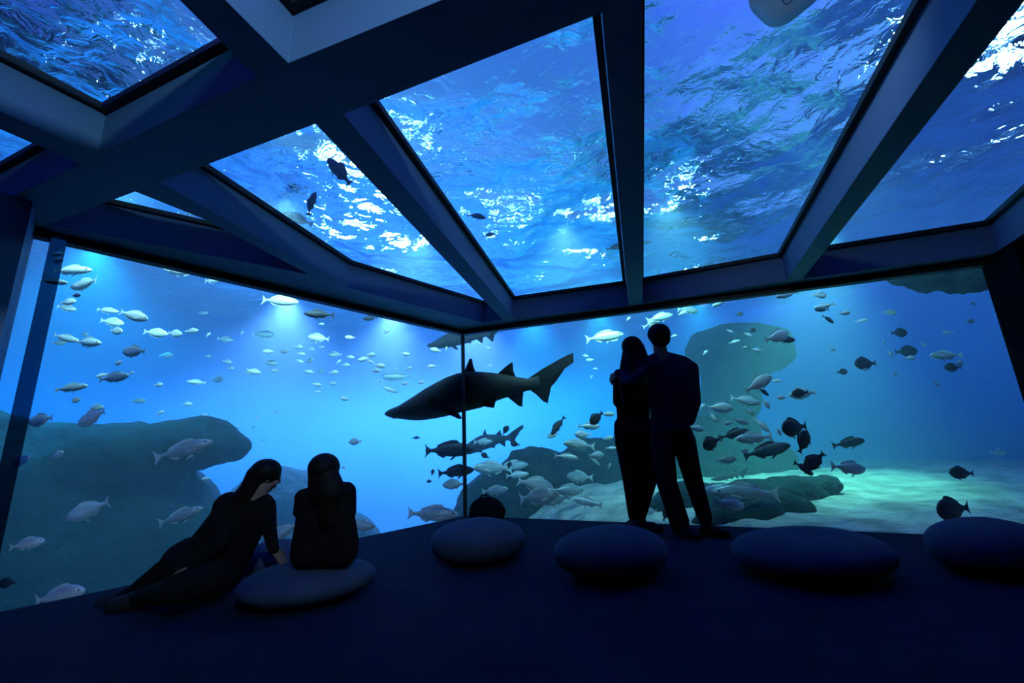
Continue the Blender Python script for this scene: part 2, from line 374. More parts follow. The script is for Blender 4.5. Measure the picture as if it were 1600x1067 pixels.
# sand bed
def sand_z(x, y):
    d = np.maximum(nL[0]*x+nL[1]*y-WL[1], nR[0]*x+nR[1]*y-WR[1])   # distance beyond the glass
    base = -0.10+0.10*np.clip(d, 0, 8)-0.012*np.clip(d, 0, 8)**2
    leftdip = -2.2/(1+np.exp((x+0.4)*2.2))
    rip = 0.02*np.sin(3.1*x+1.3*np.sin(1.7*y))*np.sin(2.3*y+x)+0.04*np.sin(0.9*x+2)*np.sin(1.1*y)+0.018*np.sin(7*x+2.2*np.sin(2.9*y))*np.sin(6.1*y+1.7*np.sin(3.7*x))+0.008*np.sin(17*x+3*np.sin(5*y))*np.sin(14*y+2*np.sin(7*x))
    return base+leftdip+rip
n1, n2 = 440, 340
sx, sy = np.meshgrid(np.linspace(-10.6, 13.2, n1), np.linspace(-1.5, 14.2, n2)); sz = sand_z(sx, sy)
dd = np.maximum(nL[0]*sx+nL[1]*sy-WL[1], nR[0]*sx+nR[1]*sy-WR[1]); sz = np.where(dd < 0.0, np.minimum(sz, -0.45), sz)
idx2 = np.arange(n1*n2).reshape(n2, n1); keep = ~((dd[:-1, :-1] < -0.3) & (dd[1:, 1:] < -0.3))
q = np.stack([idx2[:-1, :-1], idx2[:-1, 1:], idx2[1:, 1:], idx2[1:, :-1]], 2)[keep]
me = bpy.data.meshes.new('sand'); me.from_pydata(np.stack([sx.ravel(), sy.ravel(), sz.ravel()], 1).tolist(), [], q.tolist())
sd = obj('sand_bed', me, M['sand'], smooth=True); struct(sd, 'pale sandy bed of the tank')

# ------------------------------------------------------------------ solids made of blobs, fused into one skin
def add_blob(bm, c, r, rot=None, seg=16):
    mt = Matrix.Translation(c)
    if rot is not None: mt = mt @ rot
    mt = mt @ Matrix.Diagonal((r[0], r[1], r[2], 1))
    bmesh.ops.create_uvsphere(bm, u_segments=seg, v_segments=max(6, seg*2//3), radius=1.0, matrix=mt)
def add_limb(bm, a, b, ra, rb, seg=14, flat=1.0, flat_axis=None):
    """tapered rounded limb from a to b; flat squeezes it along flat_axis"""
    a, b = Vector(a), Vector(b); d = b-a; L = d.length
    if L < 1e-5: return
    q = d.to_track_quat('Z', 'X').to_matrix().to_4x4()
    rings = []; prof = []
    for t in (0.0, 0.35, 0.7, 0.92): prof.append((-ra*math.cos(t*PI/2), ra*math.sin(t*PI/2)))
    for t in np.linspace(0, 1, 5): prof.append((L*t, ra+(rb-ra)*t))
    for t in (0.92, 0.7, 0.35, 0.0): prof.append((L+rb*math.cos(t*PI/2), rb*math.sin(t*PI/2)))
    fa = Vector(flat_axis).normalized() if flat_axis is not None else None
    def pt(z, r, k):
        an = 2*PI*k/seg; p = q @ Vector((r*math.cos(an), r*math.sin(an), z))
        if fa is not None: p = p-fa*(p.dot(fa)-(q @ Vector((0, 0, z))).dot(fa))*(1-flat)
        return a+p
    for z, r in prof:
        if r < 1e-6: rings.append([bm.verts.new(pt(z, 0, 0))])
        else: rings.append([bm.verts.new(pt(z, r, k)) for k in range(seg)])
    for A_, B_ in zip(rings[:-1], rings[1:]):
        for k in range(seg):
            k2 = (k+1) % seg
            if len(A_) == 1: bm.faces.new([A_[0], B_[k2], B_[k]])
            elif len(B_) == 1: bm.faces.new([A_[k], A_[k2], B_[0]])
            else: bm.faces.new([A_[k], A_[k2], B_[k2], B_[k]])
def fuse(bm, voxel, smooth=4, factor=0.5):
    me = bpy.data.meshes.new('tmp'); bm.to_mesh(me); bm.free()
    o = bpy.data.objects.new('tmp', me); C.objects.link(o)
    r = o.modifiers.new('r', 'REMESH'); r.mode = 'VOXEL'; r.voxel_size = voxel; r.adaptivity = 0
    if smooth:
        s = o.modifiers.new('s', 'SMOOTH'); s.iterations = smooth; s.factor = factor
    dg = bpy.context.evaluated_depsgraph_get(); res = bpy.data.meshes.new_from_object(o.evaluated_get(dg))
    bpy.data.objects.remove(o); bpy.data.meshes.remove(me); return res
from mathutils import noise as mnoise
def roughen(me, amp, scale, seed=0, sag=1.0):
    n = len(me.vertices); co = np.empty(n*3); me.vertices.foreach_get('co', co); co = co.reshape(-1, 3)
    no = np.empty(n*3); me.vertex_normals.foreach_get('vector', no); no = no.reshape(-1, 3)
    d = np.array([mnoise.fractal(Vector(c)*scale+Vector((seed, seed*2, 0)), 0.9, 2.1, 4) for c in co])
    co += no*(d*amp)[:, None]; me.vertices.foreach_set('co', co.ravel()); me.update()
def glass_depth(px, py):
    d = ray(px, py); t = min(w[1]/(w[0]@d[:2]) if (w[0]@d[:2]) > 0 else 1e9 for w in (WL, WR)); return t*FOC
def rock(name, blobs, voxel, amp, scale, seed, m, label, cat='rock'):
    bm = bmesh.new()
    for px, py, dp, rx, ry, rz in blobs: add_blob(bm, atd(px, py, dp), (rx, ry, rz), seg=20)
    me = fuse(bm, voxel, 5); roughen(me, amp, scale, seed)
    o = obj(name, me, m, smooth=True); tag(o, label, cat); return o
rock('reef_rock', [(-40, 860, 5.6, 1.7, 1.0, 1.2), (120, 860, 6.2, 1.9, 1.2, 1.15), (60, 715, 6.0, 1.1, 0.9, 0.5), (180, 712, 6.2, 1.25, 0.9, 0.48), (285, 700, 6.4, 0.95, 0.8, 0.40), (210, 800, 6.6, 1.2, 0.9, 0.8), (250, 880, 6.2, 1.1, 0.9, 0.9), (-160, 800, 5.0, 1.5, 1.2, 1.4), (60, 960, 5.6, 2.2, 1.2, 1.2), (300, 960, 6.0, 1.3, 1.0, 1.0)],
     0.07, 0.14, 1.1, 3, M['rock'], 'big dark reef rock with a flat overhanging top, behind the left window')
rock('reef_rock', [(430, 800, 8.2, 1.0, 0.8, 0.85), (500, 860, 8.0, 1.2, 0.9, 0.7), (380, 860, 8.0, 1.3, 0.9, 1.0)],
     0.07, 0.12, 1.2, 9, M['rock'], 'low dim rock seen between the heads of the two seated women')
rock('reef_rock', [(765, 800, 7.6, 0.65, 0.7, 0.65), (850, 785, 7.7, 1.0, 0.7, 0.95), (940, 775, 7.9, 1.1, 0.7, 1.1), (1030, 745, 8.1, 1.1, 0.7, 1.25), (1110, 735, 8.1, 1.0, 0.7, 1.1), (1185, 735, 8.1, 0.8, 0.6, 0.6), (960, 850, 7.4, 1.6, 0.6, 0.8), (1080, 800, 7.2, 1.1, 0.5, 0.45)],
     0.07, 0.14, 1.3, 21, M['rock'], 'dark teal reef mound rising behind the standing couple')
rock('reef_rock', [(1160, 535, 9.75, 1.03, 0.8, 0.42), (1120, 550, 9.75, 0.65, 0.7, 0.55), (1190, 550, 9.75, 0.62, 0.6, 0.5), (1140, 610, 9.75, 0.65, 0.6, 0.9), (1135, 690, 9.75, 0.74, 0.7, 1.0)],
     0.07, 0.12, 1.3, 33, M['rock'], 'mushroom shaped rock column right of the tall standing man')
rock('reef_rock', [(1235, 788, 5.1, 0.46, 0.36, 0.32), (1165, 795, 5.1, 0.6, 0.4, 0.36), (1090, 805, 5.15, 0.6, 0.4, 0.42), (1285, 757, 5.2, 0.26, 0.25, 0.14), (1190, 822, 4.4, 0.34, 0.28, 0.26), (1130, 828, 4.45, 0.40, 0.28, 0.28), (1222, 802, 4.6, 0.34, 0.3, 0.24)],
     0.05, 0.07, 1.9, 41, M['rock'], 'low dark rock ledge lying on the pale sand beside the right window')
rock('hanging_rock', [(1460, 425, 4.75, 0.35, 0.3, 0.20), (1520, 430, 4.6, 0.34, 0.3, 0.19), (1425, 425, 4.9, 0.24, 0.25, 0.16)],
     0.03, 0.07, 3.0, 55, M['rock'], 'black jagged rock hanging at the top right corner of the right window')

# ------------------------------------------------------------------ fish
def fmat(name, back, belly, rough=0.35, metal=0.2, scale=40):
    m = bpy.data.materials.new(name); m.use_nodes = True; nt = m.node_tree; p = nt.nodes['Principled BSDF']; N = nt.nodes.new; L = nt.links.new
    tc = N('ShaderNodeTexCoord'); sp = N('ShaderNodeSeparateXYZ'); L(tc.outputs['Object'], sp.inputs[0])
    mr = N('ShaderNodeMapRange'); mr.inputs['From Min'].default_value = 0.02; mr.inputs['From Max'].default_value = 0.13; L(sp.outputs['Z'], mr.inputs['Value'])
    vo = N('ShaderNodeTexVoronoi'); vo.inputs['Scale'].default_value = scale; L(tc.outputs['Object'], vo.inputs['Vector'])
    mx = N('ShaderNodeMix'); mx.data_type = 'RGBA'; mx.inputs['A'].default_value = (*belly, 1); mx.inputs['B'].default_value = (*back, 1); L(mr.outputs[0], mx.inputs['Factor'])
    L(mx.outputs['Result'], p.inputs['Base Color']); p.inputs['Roughness'].default_value = rough; p.inputs['Metallic'].default_value = metal
    b = N('ShaderNodeBump'); b.inputs['Strength'].default_value = 0.25; b.inputs['Distance'].default_value = 0.01; L(vo.outputs['Distance'], b.inputs['Height']); L(b.outputs['Normal'], p.inputs['Normal'])
    return m
M['silver'] = fmat('silver_scales', (0.55, 0.60, 0.62), (0.92, 0.95, 0.95))
M['grey'] = fmat('grey_scales', (0.22, 0.26, 0.27), (0.62, 0.66, 0.66))
M['dark'] = fmat('dark_scales', (0.012, 0.014, 0.02), (0.03, 0.035, 0.05), 0.5, 0.0)
M['finpale'] = mat('pale_fin', (0.75, 0.8, 0.8), 0.5)
M['findark'] = mat('dark_fin', (0.03, 0.035, 0.05), 0.6)
M['eye'] = mat('fish_eye', (0.01, 0.01, 0.012), 0.15)
M['sharkskin'] = fmat('shark_skin', (0.005, 0.005, 0.005), (0.014, 0.017, 0.015), 0.7, 0.0, 90)

def interp(xs, ys, x): return float(np.interp(x, xs, ys))
def body_bm(stations, seg=14, bend=0.0):
    """stations: (x, top z, bottom z, half width); head at +x"""
    st = np.array(stations); n = 22
    bm = bmesh.new(); rings = []
    ts = np.linspace(0, 1, n); xs = st[0, 0]+(st[-1, 0]-st[0, 0])*(0.5-0.5*np.cos(ts*PI))
    order = np.argsort(st[:, 0]); sx_, t_, b_, w_ = [st[order, i] for i in range(4)]
    for x in xs:
        tz, bz, hw = interp(sx_, t_, x), interp(sx_, b_, x), interp(sx_, w_, x)
        c, h = (tz+bz)/2, max((tz-bz)/2, 1e-4); y0 = bend*(x*x*2-0.25)
        rings.append([bm.verts.new((x, y0+max(hw, 1e-4)*math.sin(2*PI*k/seg), c+h*math.cos(2*PI*k/seg))) for k in range(seg)])
    for a, b in zip(rings[:-1], rings[1:]):
        for k in range(seg): bm.faces.new([a[k], a[(k+1) % seg], b[(k+1) % seg], b[k]])
    bm.faces.new(rings[0]); bm.faces.new(rings[-1][::-1]); bmesh.ops.recalc_face_normals(bm, faces=bm.faces)
    return bm
def fin_bm(poly, th=0.006, y=0.0, tilt=None, bend=0.0):
    """thin lens-shaped fin from a side outline [(x, z)...]"""
    bm = bmesh.new(); cx = sum(p[0] for p in poly)/len(poly); cz = sum(p[1] for p in poly)/len(poly)
    rim = [bm.verts.new((p[0], bend*(p[0]**2*2-0.25), p[1])) for p in poly]
    y0 = bend*(cx*cx*2-0.25)
    A_ = bm.verts.new((cx, y0+th, cz)); B_ = bm.verts.new((cx, y0-th, cz))
    for i in range(len(rim)):
        j = (i+1) % len(rim); bm.faces.new([rim[i], rim[j], A_]); bm.faces.new([rim[j], rim[i], B_])
    bmesh.ops.recalc_face_normals(bm, faces=bm.faces)
    if tilt: bmesh.ops.transform(bm, matrix=tilt, verts=bm.verts)
    bmesh.ops.translate(bm, vec=(0, y, 0), verts=bm.verts); return bm
def tomesh(bm, name, m, smooth=True):
    me = bpy.data.meshes.new(name); bm.to_mesh(me); bm.free(); me.materials.append(m)
    if smooth: me.polygons.foreach_set('use_smooth', [True]*len(me.polygons))
    return me
def join_bms(bms):
    r = bmesh.new()
    for b in bms:
        me = bpy.data.meshes.new('t'); b.to_mesh(me); b.free(); r.from_mesh(me); bpy.data.meshes.remove(me)
    return r
def species(key, h, wd, bodym, finm, belly=0.5, bend=0.05, fork=0.5, snout=0.0):
    H = h/2; up, dn = H*2*(1-belly), H*2*belly
    st = [(0.5, 0.005-snout, -0.01-snout, 0.004), (0.47, up*0.32-snout*.7, -dn*0.32, wd*0.35), (0.40, up*0.66, -dn*0.6, wd*0.75), (0.28, up*0.93, -dn*0.9, wd), (0.14, up, -dn, wd), (-0.02, up*0.88, -dn*0.9, wd*0.85), (-0.18, up*0.58, -dn*0.58, wd*0.5), (-0.30, up*0.26+0.006, -dn*0.26, wd*0.22), (-0.36, up*0.2+0.006, -dn*0.2-0.004, wd*0.14), (-0.39, 0.02, -0.02, 0.005)]
    body = lambda: body_bm(st, bend=bend)
    tl = 0.13*(0.7+h)
    tail = lambda: fin_bm([(-0.36, 0.012+up*.12), (-0.43, tl*0.6), (-0.50, tl*1.15), (-0.47, tl*0.45), (-0.50+0.09*fork, 0.0), (-0.47, -tl*0.45), (-0.50, -tl*1.15), (-0.43, -tl*0.6), (-0.36, -0.012-dn*.12)], bend=bend)
    dorsal = lambda: fin_bm([(0.24, up*0.9), (0.17, up+0.05), (0.05, up*0.96+0.06), (-0.10, up*0.75+0.05), (-0.22, up*0.45+0.045), (-0.25, up*0.35), (-0.1, up*0.6), (0.1, up*0.9)], bend=bend)
    anal = lambda: fin_bm([(-0.04, -dn*0.82), (-0.10, -dn*0.72-0.055), (-0.22, -dn*0.4-0.04), (-0.25, -dn*0.35), (-0.12, -dn*0.55)], bend=bend)
    pect = lambda s: fin_bm([(0.26, -dn*0.25), (0.20, -dn*0.12), (0.06, -dn*0.42), (0.09, -dn*0.62), (0.18, -dn*0.5)], th=0.004, y=s*wd*1.12)
    pelv = lambda: fin_bm([(0.16, -dn*0.93), (0.10, -dn*0.9), (0.02, -dn-0.05), (0.07, -dn-0.055)], th=0.005, bend=bend)
    def eye(s):
        b = bmesh.new(); bmesh.ops.create_uvsphere(b, u_segments=8, v_segments=6, radius=0.017, matrix=Matrix.Translation((0.405, s*wd*0.66, up*0.24))); return b
    parts = [('body', tomesh(body(), key+'_body', bodym)), ('tail_fin', tomesh(tail(), key+'_tail', finm, False)), ('dorsal_fin', tomesh(dorsal(), key+'_dorsal', finm, False)),
             ('anal_fin', tomesh(anal(), key+'_anal', finm, False)), ('pelvic_fin', tomesh(pelv(), key+'_pelvic', finm, False)),
             ('pectoral_fin', tomesh(pect(1), key+'_pect', finm, False)), ('pectoral_fin', tomesh(pect(-1), key+'_pect2', finm, False)),
             ('eye', tomesh(eye(1), key+'_eye', M['eye'])), ('eye', tomesh(eye(-1), key+'_eye2', M['eye']))]
    small = tomesh(join_bms([body(), tail(), dorsal(), anal()]), key+'_small', bodym)
    return parts, small
SP = {
 'b': species('bream', 0.40, 0.075, M['silver'], M['finpale'], 0.5, 0.06),
 'e': species('bass', 0.25, 0.065, M['silver'], M['finpale'], 0.52, 0.10, 0.4),
 'g': species('grey_bass', 0.27, 0.07, M['grey'], M['finpale'], 0.52, 0.08, 0.3),
 'd': species('dark_bream', 0.54, 0.08, M['dark'], M['findark'], 0.5, 0.04, 0.35),
 'l': species('dark_long', 0.27, 0.07, M['dark'], M['findark'], 0.5, 0.06, 0.2),
 'm': species('mid_bream', 0.38, 0.08, M['grey'], M['finpale'], 0.5, 0.06, 0.4),
}
NAMES = {'b': ('sea_bream', 'fish'), 'e': ('sea_bass', 'fish'), 'g': ('grey_bass', 'fish'), 'd': ('dark_bream', 'fish'), 'l': ('dark_bass', 'fish'), 'm': ('grey_bream', 'fish')}
def heading(dr, ang, yaw):
    a, y = math.radians(ang), math.radians(yaw); s = 1 if dr == 'R' else -1
    fw = Vector((0, 1, 0)); rt = Vector(_X); up = Vector((0, 0, 1))
    rt = Vector((_X[0], _X[1], 0)).normalized(); fw = up.cross(rt)
    h = rt*(s*math.cos(a)*math.cos(y))+up*math.sin(a)+fw*(math.cos(a)*math.sin(y)); h.normalize()
    side = up.cross(h); side.normalize(); u2 = h.cross(side)
    return Matrix((h, side, u2)).transposed().to_4x4()
def fish(px, py, ln_, dr, ang, ex, kind, label, yaw=0, group=None, depth=None, roll=0):
    D_ = depth if depth else glass_depth(px, py)+ex
    P = atd(px, py, D_); L_ = ln_*D_/FOC/max(0.3, math.cos(math.radians(yaw)))
    # same apparent length at wide angles
    mt = Matrix.Translation(P) @ heading(dr, ang, yaw) @ Matrix.Rotation(math.radians(roll), 4, 'X') @ Matrix.Scale(L_, 4)
    parts, small = SP[kind]; nm, cat = NAMES[kind]
    if ln_ < 22:
        o = bpy.data.objects.new(nm, small); C.objects.link(o); o.matrix_world = mt; tag(o, label, cat, group); return o
    r = empty(nm, (0, 0, 0), label, cat, group); r.matrix_world = mt
    for pn, pm in parts:
        c = bpy.data.objects.new(pn, pm); C.objects.link(c); c.parent = r
    return r

# ------------------------------------------------------------------ people
def mat_simple(n, c, r): M[n] = mat(n, c, r, spec=0.12, bump=(120, 0.15, 0.002))
mat_simple('skin', (0.24, 0.14, 0.10), 0.6); mat_simple('hair_dark', (0.006, 0.004, 0.003), 0.6)
mat_simple('navy_cloth', (0.016, 0.02, 0.04), 0.95); mat_simple('black_cloth', (0.005, 0.005, 0.006), 0.95)
mat_simple('jeans', (0.009, 0.011, 0.018), 0.95); mat_simple('shoe', (0.02, 0.02, 0.022), 0.7)
def head(bm, c, f, u, s):
    """skull, jaw, nose, ears, brow, lips around c; f facing, u up; s = head height / 0.23"""
    c, f, u = Vector(c), Vector(f).normalized(), Vector(u).normalized(); r = f.cross(u).normalized(); u = r.cross(f)
    R = Matrix((r, f, u)).transposed().to_4x4()
    def B(x, y, z, rx, ry, rz): add_blob(bm, c+(r*x+f*y+u*z)*s, (rx*s, ry*s, rz*s), R, 16)
    B(0, -0.012, 0.022, 0.076, 0.094, 0.090); B(0, 0.018, -0.035, 0.060, 0.068, 0.075); B(0, 0.045, -0.088, 0.030, 0.030, 0.022)
    B(0, 0.085, -0.012, 0.012, 0.020, 0.022); B(0, 0.098, -0.024, 0.014, 0.014, 0.010); B(0, 0.076, 0.022, 0.048, 0.014, 0.010)
    for q in (-1, 1):
        B(q*0.078, -0.008, -0.008, 0.010, 0.018, 0.030); B(q*0.036, 0.062, -0.028, 0.022, 0.022, 0.018)
    B(0, 0.080, -0.055, 0.024, 0.012, 0.006); B(0, 0.078, -0.066, 0.020, 0.012, 0.007)
    return c, f, u, r
def hand(bm, w_, d, n, side, s=1.0, curl=0.35):
    """palm, four jointed fingers of unequal length and a thumb from the side of the palm; d along the hand, n out of the palm"""
    w_, d = Vector(w_), Vector(d).normalized(); n = Vector(n); n = (n-d*n.dot(d)).normalized(); a = d.cross(n)*side
    for k in (-0.026, -0.009, 0.009, 0.026):
        add_limb(bm, w_+a*k*0.7*s, w_+(d*0.085+a*k)*s, 0.014*s, 0.0125*s, 8)
    for k, ln_ in ((-0.030, 0.062), (-0.010, 0.076), (0.010, 0.082), (0.030, 0.074)):
        p = w_+(d*0.085+a*k)*s; dd = d.copy(); ax = d.cross(n)
        for q, fr in enumerate((0.45, 0.32, 0.23)):
            dd = Quaternion(ax, curl*(0.6+q*0.4)) @ dd; p2 = p+dd*ln_*fr*s; add_limb(bm, p, p2, (0.0095-q*0.0008)*s, (0.009-q*0.001)*s, 8); p = p2
    p = w_+(d*0.025+a*0.028)*s; dd = (d*0.75+a*0.65+n*0.25).normalized()
    for fr in (0.04, 0.032, 0.026):
        p2 = p+dd*fr*s; add_limb(bm, p, p2, 0.0115*s, 0.010*s, 8); dd = (dd+d*0.3+n*0.15).normalized(); p = p2
def foot(bm, a, d, s=1.0, h=0.045, grow=0.0):
    """a: ankle; foot to the floor along d (2D)"""
    a = Vector(a); d = Vector((d[0], d[1], 0)).normalized(); zf = h+grow*0.3
    b = Vector((a.x, a.y, 0))
    add_limb(bm, a, b-d*0.04*s+Vector((0, 0, zf)), 0.038*s+grow, 0.036*s+grow, 10)
    add_limb(bm, b-d*0.045*s+Vector((0, 0, 0.036*s+grow)), b+d*0.10*s+Vector((0, 0, 0.034*s+grow)), 0.036*s+grow, 0.040*s+grow, 12)
    add_limb(bm, b+d*0.08*s+Vector((0, 0, 0.032*s+grow)), b+d*0.165*s+Vector((0, 0, 0.026*s+grow)), 0.038*s+grow, 0.026*s+grow, 12)
def build(segs, voxel, name, m, parent, inv, blobs=(), sm=4):
    bm = bmesh.new()
    for s in segs: add_limb(bm, s[0], s[1], s[2], s[3], 14, *(s[4:] if len(s) > 4 else ()))
    for c, r in blobs: add_blob(bm, c, r)
    o = obj(name, fuse(bm, voxel, sm), m, parent, True); o.matrix_parent_inverse = inv; return o
FL = (0.62, (0, 1, 0))
def person(root_loc, label, torso, arms, legs, hd, neck, hands, feet, clothes, hair, s=1.0, group=None, shoes=True):
    """torso/arms/legs: limb segments with clothed radii; the body underneath is a little slimmer"""
    root = empty('person', root_loc, label, 'person', group); inv = Matrix.Translation(-Vector(root_loc))
    bm = bmesh.new(); g = 0.010*s
    for S in (torso, arms, legs):
        for q in S: add_limb(bm, q[0], q[1], max(q[2]-g, 0.02), max(q[3]-g, 0.018), 14, *(q[4:] if len(q) > 4 else ()))
    add_limb(bm, neck[0], neck[1], neck[2], neck[3], 14)
    hc, f, u, r = head(bm, *hd)
    for h in hands: hand(bm, *h)
    for a, d in feet: foot(bm, a, d, s)
    b = obj('body', fuse(bm, 0.0062, 2), M['skin'], root, True); b.matrix_parent_inverse = inv
    for q in (-1, 1):
        bm = bmesh.new(); bmesh.ops.create_uvsphere(bm, u_segments=10, v_segments=8, radius=0.012*s, matrix=Matrix.Translation(hc+(r*q*0.031+f*0.070+u*0.002)*s))
        e = obj('eye', bm, M['eye'], root, True); e.matrix_parent_inverse = inv
    for nm, segs, m in clothes: build(segs, 0.010, nm, M[m], root, inv)
    hb, hl = hair
    build(hl, 0.008, 'hair', M['hair_dark'], root, inv, hb, 3)
    if shoes:
        for a, d in feet:
            bm = bmesh.new(); foot(bm, a, d, s, grow=0.006); o = obj('shoe', fuse(bm, 0.007, 2), M['shoe'], root, True); o.matrix_parent_inverse = inv
    return root
def px_fn(Y, mpp):
    return (lambda x, y, dy=0.0: aty(x, y, Y+dy)), mpp
# --- standing man
p, k = px_fn(3.84, 0.0054)
torso = [(p(1024, 568), p(1070, 572), 15*k, 16*k, *FL), (p(1033, 578), p(1035, 668), 21*k, 19*k, *FL), (p(1063, 581), p(1057, 668), 22*k, 19*k, *FL), (p(1047, 572), p(1047, 668), 24*k, 23*k, *FL), (p(1034, 556), p(1066, 566), 10*k, 12*k, 0.8, (0, 1, 0)), (p(1034, 556), p(1018, 564), 10*k, 11*k, 0.8, (0, 1, 0))]
arms = [(p(1078, 576), p(1084, 628), 14*k, 11.5*k), (p(1084, 628), p(1077, 656, 0.02), 11.5*k, 9.5*k), (p(1020, 570, -0.02), p(986, 596, -0.08), 11*k, 9*k), (p(986, 596, -0.08), p(966, 583, 0.05), 9*k, 7.5*k)]
legs = [(p(1036, 676), p(1062, 678), 20*k, 21*k), (p(1034, 690), p(1042, 755), 19*k, 16*k), (p(1042, 755), p(1061, 814), 16*k, 15.5*k), (p(1068, 688), p(1081, 742), 19*k, 15*k), (p(1081, 742), p(1101, 808), 15*k, 11.5*k)]
feet = [(p(1063, 821), (0.5, -0.85)), (p(1104, 819), (0.6, -0.8))]
hd = (p(1029, 527), (0.05, 1, 0.02), (0, 0, 1), 1.0)
neck = (p(1034, 562), p(1031, 542), 11.5*k, 11*k)
hands = [(p(1078, 655, 0.02), (-0.3, 0.2, -0.9), (-1, 0, 0), 1, 0.9, 0.4), (p(966, 583, 0.05), (-0.55, 0.5, -0.45), (0.5, 0.6, -0.5), -1, 1.0, 0.75)]
hc = hd[0]
hair = ([(hc+Vector((0, -0.02, 0.028)), (0.104, 0.112, 0.098)), (hc+Vector((0, -0.045, -0.02)), (0.092, 0.075, 0.085)), (hc+Vector((0.02, 0.0, 0.07)), (0.075, 0.08, 0.05))], [])
cl = [('sweater', torso+arms, 'navy_cloth'), ('trousers', legs, 'jeans')]
person((p(1080, 835).x, 3.84, 0), 'taller person with short hair standing with one arm around the long haired companion', torso, arms, legs, hd, neck, hands, feet, cl, hair)
# --- standing woman
p, k = px_fn(4.12, 0.0058)
torso = [(p(972, 588), p(1006, 586), 14*k, 14*k, *FL), (p(979, 592), p(981, 655), 20*k, 18*k, *FL), (p(998, 590), p(998, 655), 20*k, 18*k, *FL), (p(978, 667), p(1004, 667), 20*k, 20*k, 0.75, (0, 1, 0))]
arms = [(p(968, 592), p(966, 628), 11*k, 9*k), (p(966, 628), p(982, 640, 0.16), 9*k, 6.5*k), (p(1008, 592), p(1012, 632), 9*k, 7*k), (p(1012, 632), p(996, 645, 0.14), 7*k, 5.5*k)]
legs = [(p(979, 676), p(1004, 676), 21*k, 20*k), (p(979, 690), p(985, 750), 19*k, 12.5*k), (p(985, 750), p(992, 806), 12.5*k, 10.5*k), (p(1006, 690), p(1012, 748), 19*k, 15*k), (p(1012, 748), p(1000, 806), 15*k, 9.5*k)]
feet = [(p(992, 812), (-0.1, 1)), (p(1002, 812), (0.8, -0.6))]
hd = (p(987, 546), (0.12, 1, 0.0), (0.03, 0, 1), 0.95)
neck = (p(989, 578), p(988, 560), 8*k, 8*k)
hands = [(p(982, 640, 0.16), (0.9, 0.1, 0), (0, 1, 0), 1, 0.85, 0.4), (p(996, 645, 0.14), (-0.9, 0.2, 0), (0, 1, 0), -1, 0.85, 0.4)]
hc = hd[0]
hair = ([(hc+Vector((0, -0.025, 0.03)), (0.104, 0.110, 0.100))], [(hc+Vector((0.0, -0.05, -0.02)), p(990, 585, -0.08), 18*k, 25*k, 0.6, (0, 1, 0)), (hc+Vector((0.03, -0.05, 0.0)), p(1004, 575, -0.08), 15*k, 16*k, 0.6, (0, 1, 0)), (p(985, 590, -0.085), p(986, 634, -0.08), 21*k, 14*k, 0.5, (0, 1, 0))])
cl = [('jacket', torso+arms, 'black_cloth'), ('trousers', legs, 'black_cloth')]
person((p(995, 826).x, 4.12, 0), 'long haired person in dark clothes standing under the taller companion\'s arm', torso, arms, legs, hd, neck, hands, feet, cl, hair)

# --- pebble seats
M['pebble'] = mat('pebble_vinyl', (0.020, 0.038, 0.075), 0.8, spec=0.15, bump=(3, 0.2, 0.03), mix=((0.04, 0.06, 0.09), 2.5))
def pebble(cx, cy_, wpx, hz, label, rot=0.0, asp=0.85):
    P = atz(cx, cy_, hz*0.95); mpp = P[1]/ray(cx, cy_)[1]; rx = wpx/2*mpp
    bm = bmesh.new(); bmesh.ops.create_uvsphere(bm, u_segments=48, v_segments=28, radius=1)
    for v in bm.verts:
        a = math.atan2(v.co.y, v.co.x); k_ = 1+0.03*math.sin(2*a+cx)+0.025*math.sin(3*a+cy_)
        z = v.co.z; z = math.copysign(abs(z)**0.9, z)
        if z < 0: z = max(z, -0.9)
        v.co = Vector((v.co.x*rx*k_, v.co.y*rx*asp*k_, z*hz+0.02*rx*math.sin(a+1)*max(0, z)))
    o = obj('pebble_seat', bm, M['pebble'], smooth=True); o.location = (P.x, P.y, hz*0.9); o.rotation_euler = (0, 0, rot); tag(o, label, 'seat', 'pebble shaped seats on the floor'); return o
pebble(745, 843, 150, 0.15, 'rounded pebble shaped seat in front of the corner where the windows meet')
pebble(955, 860, 178, 0.145, 'rounded pebble shaped seat just in front of the standing couple')
pebble(1265, 862, 222, 0.13, 'dim wide pebble shaped seat right of the standing couple\'s feet')
pebble(1545, 852, 170, 0.15, 'very dark pebble shaped seat at the right edge by the sand')
pebble(480, 906, 198, 0.10, 'low pebble shaped seat that the hunched seated person sits on', 0.25)
pebble(428, 872, 100, 0.12, 'small pebble shaped seat glimpsed between the two seated people', 0.1)

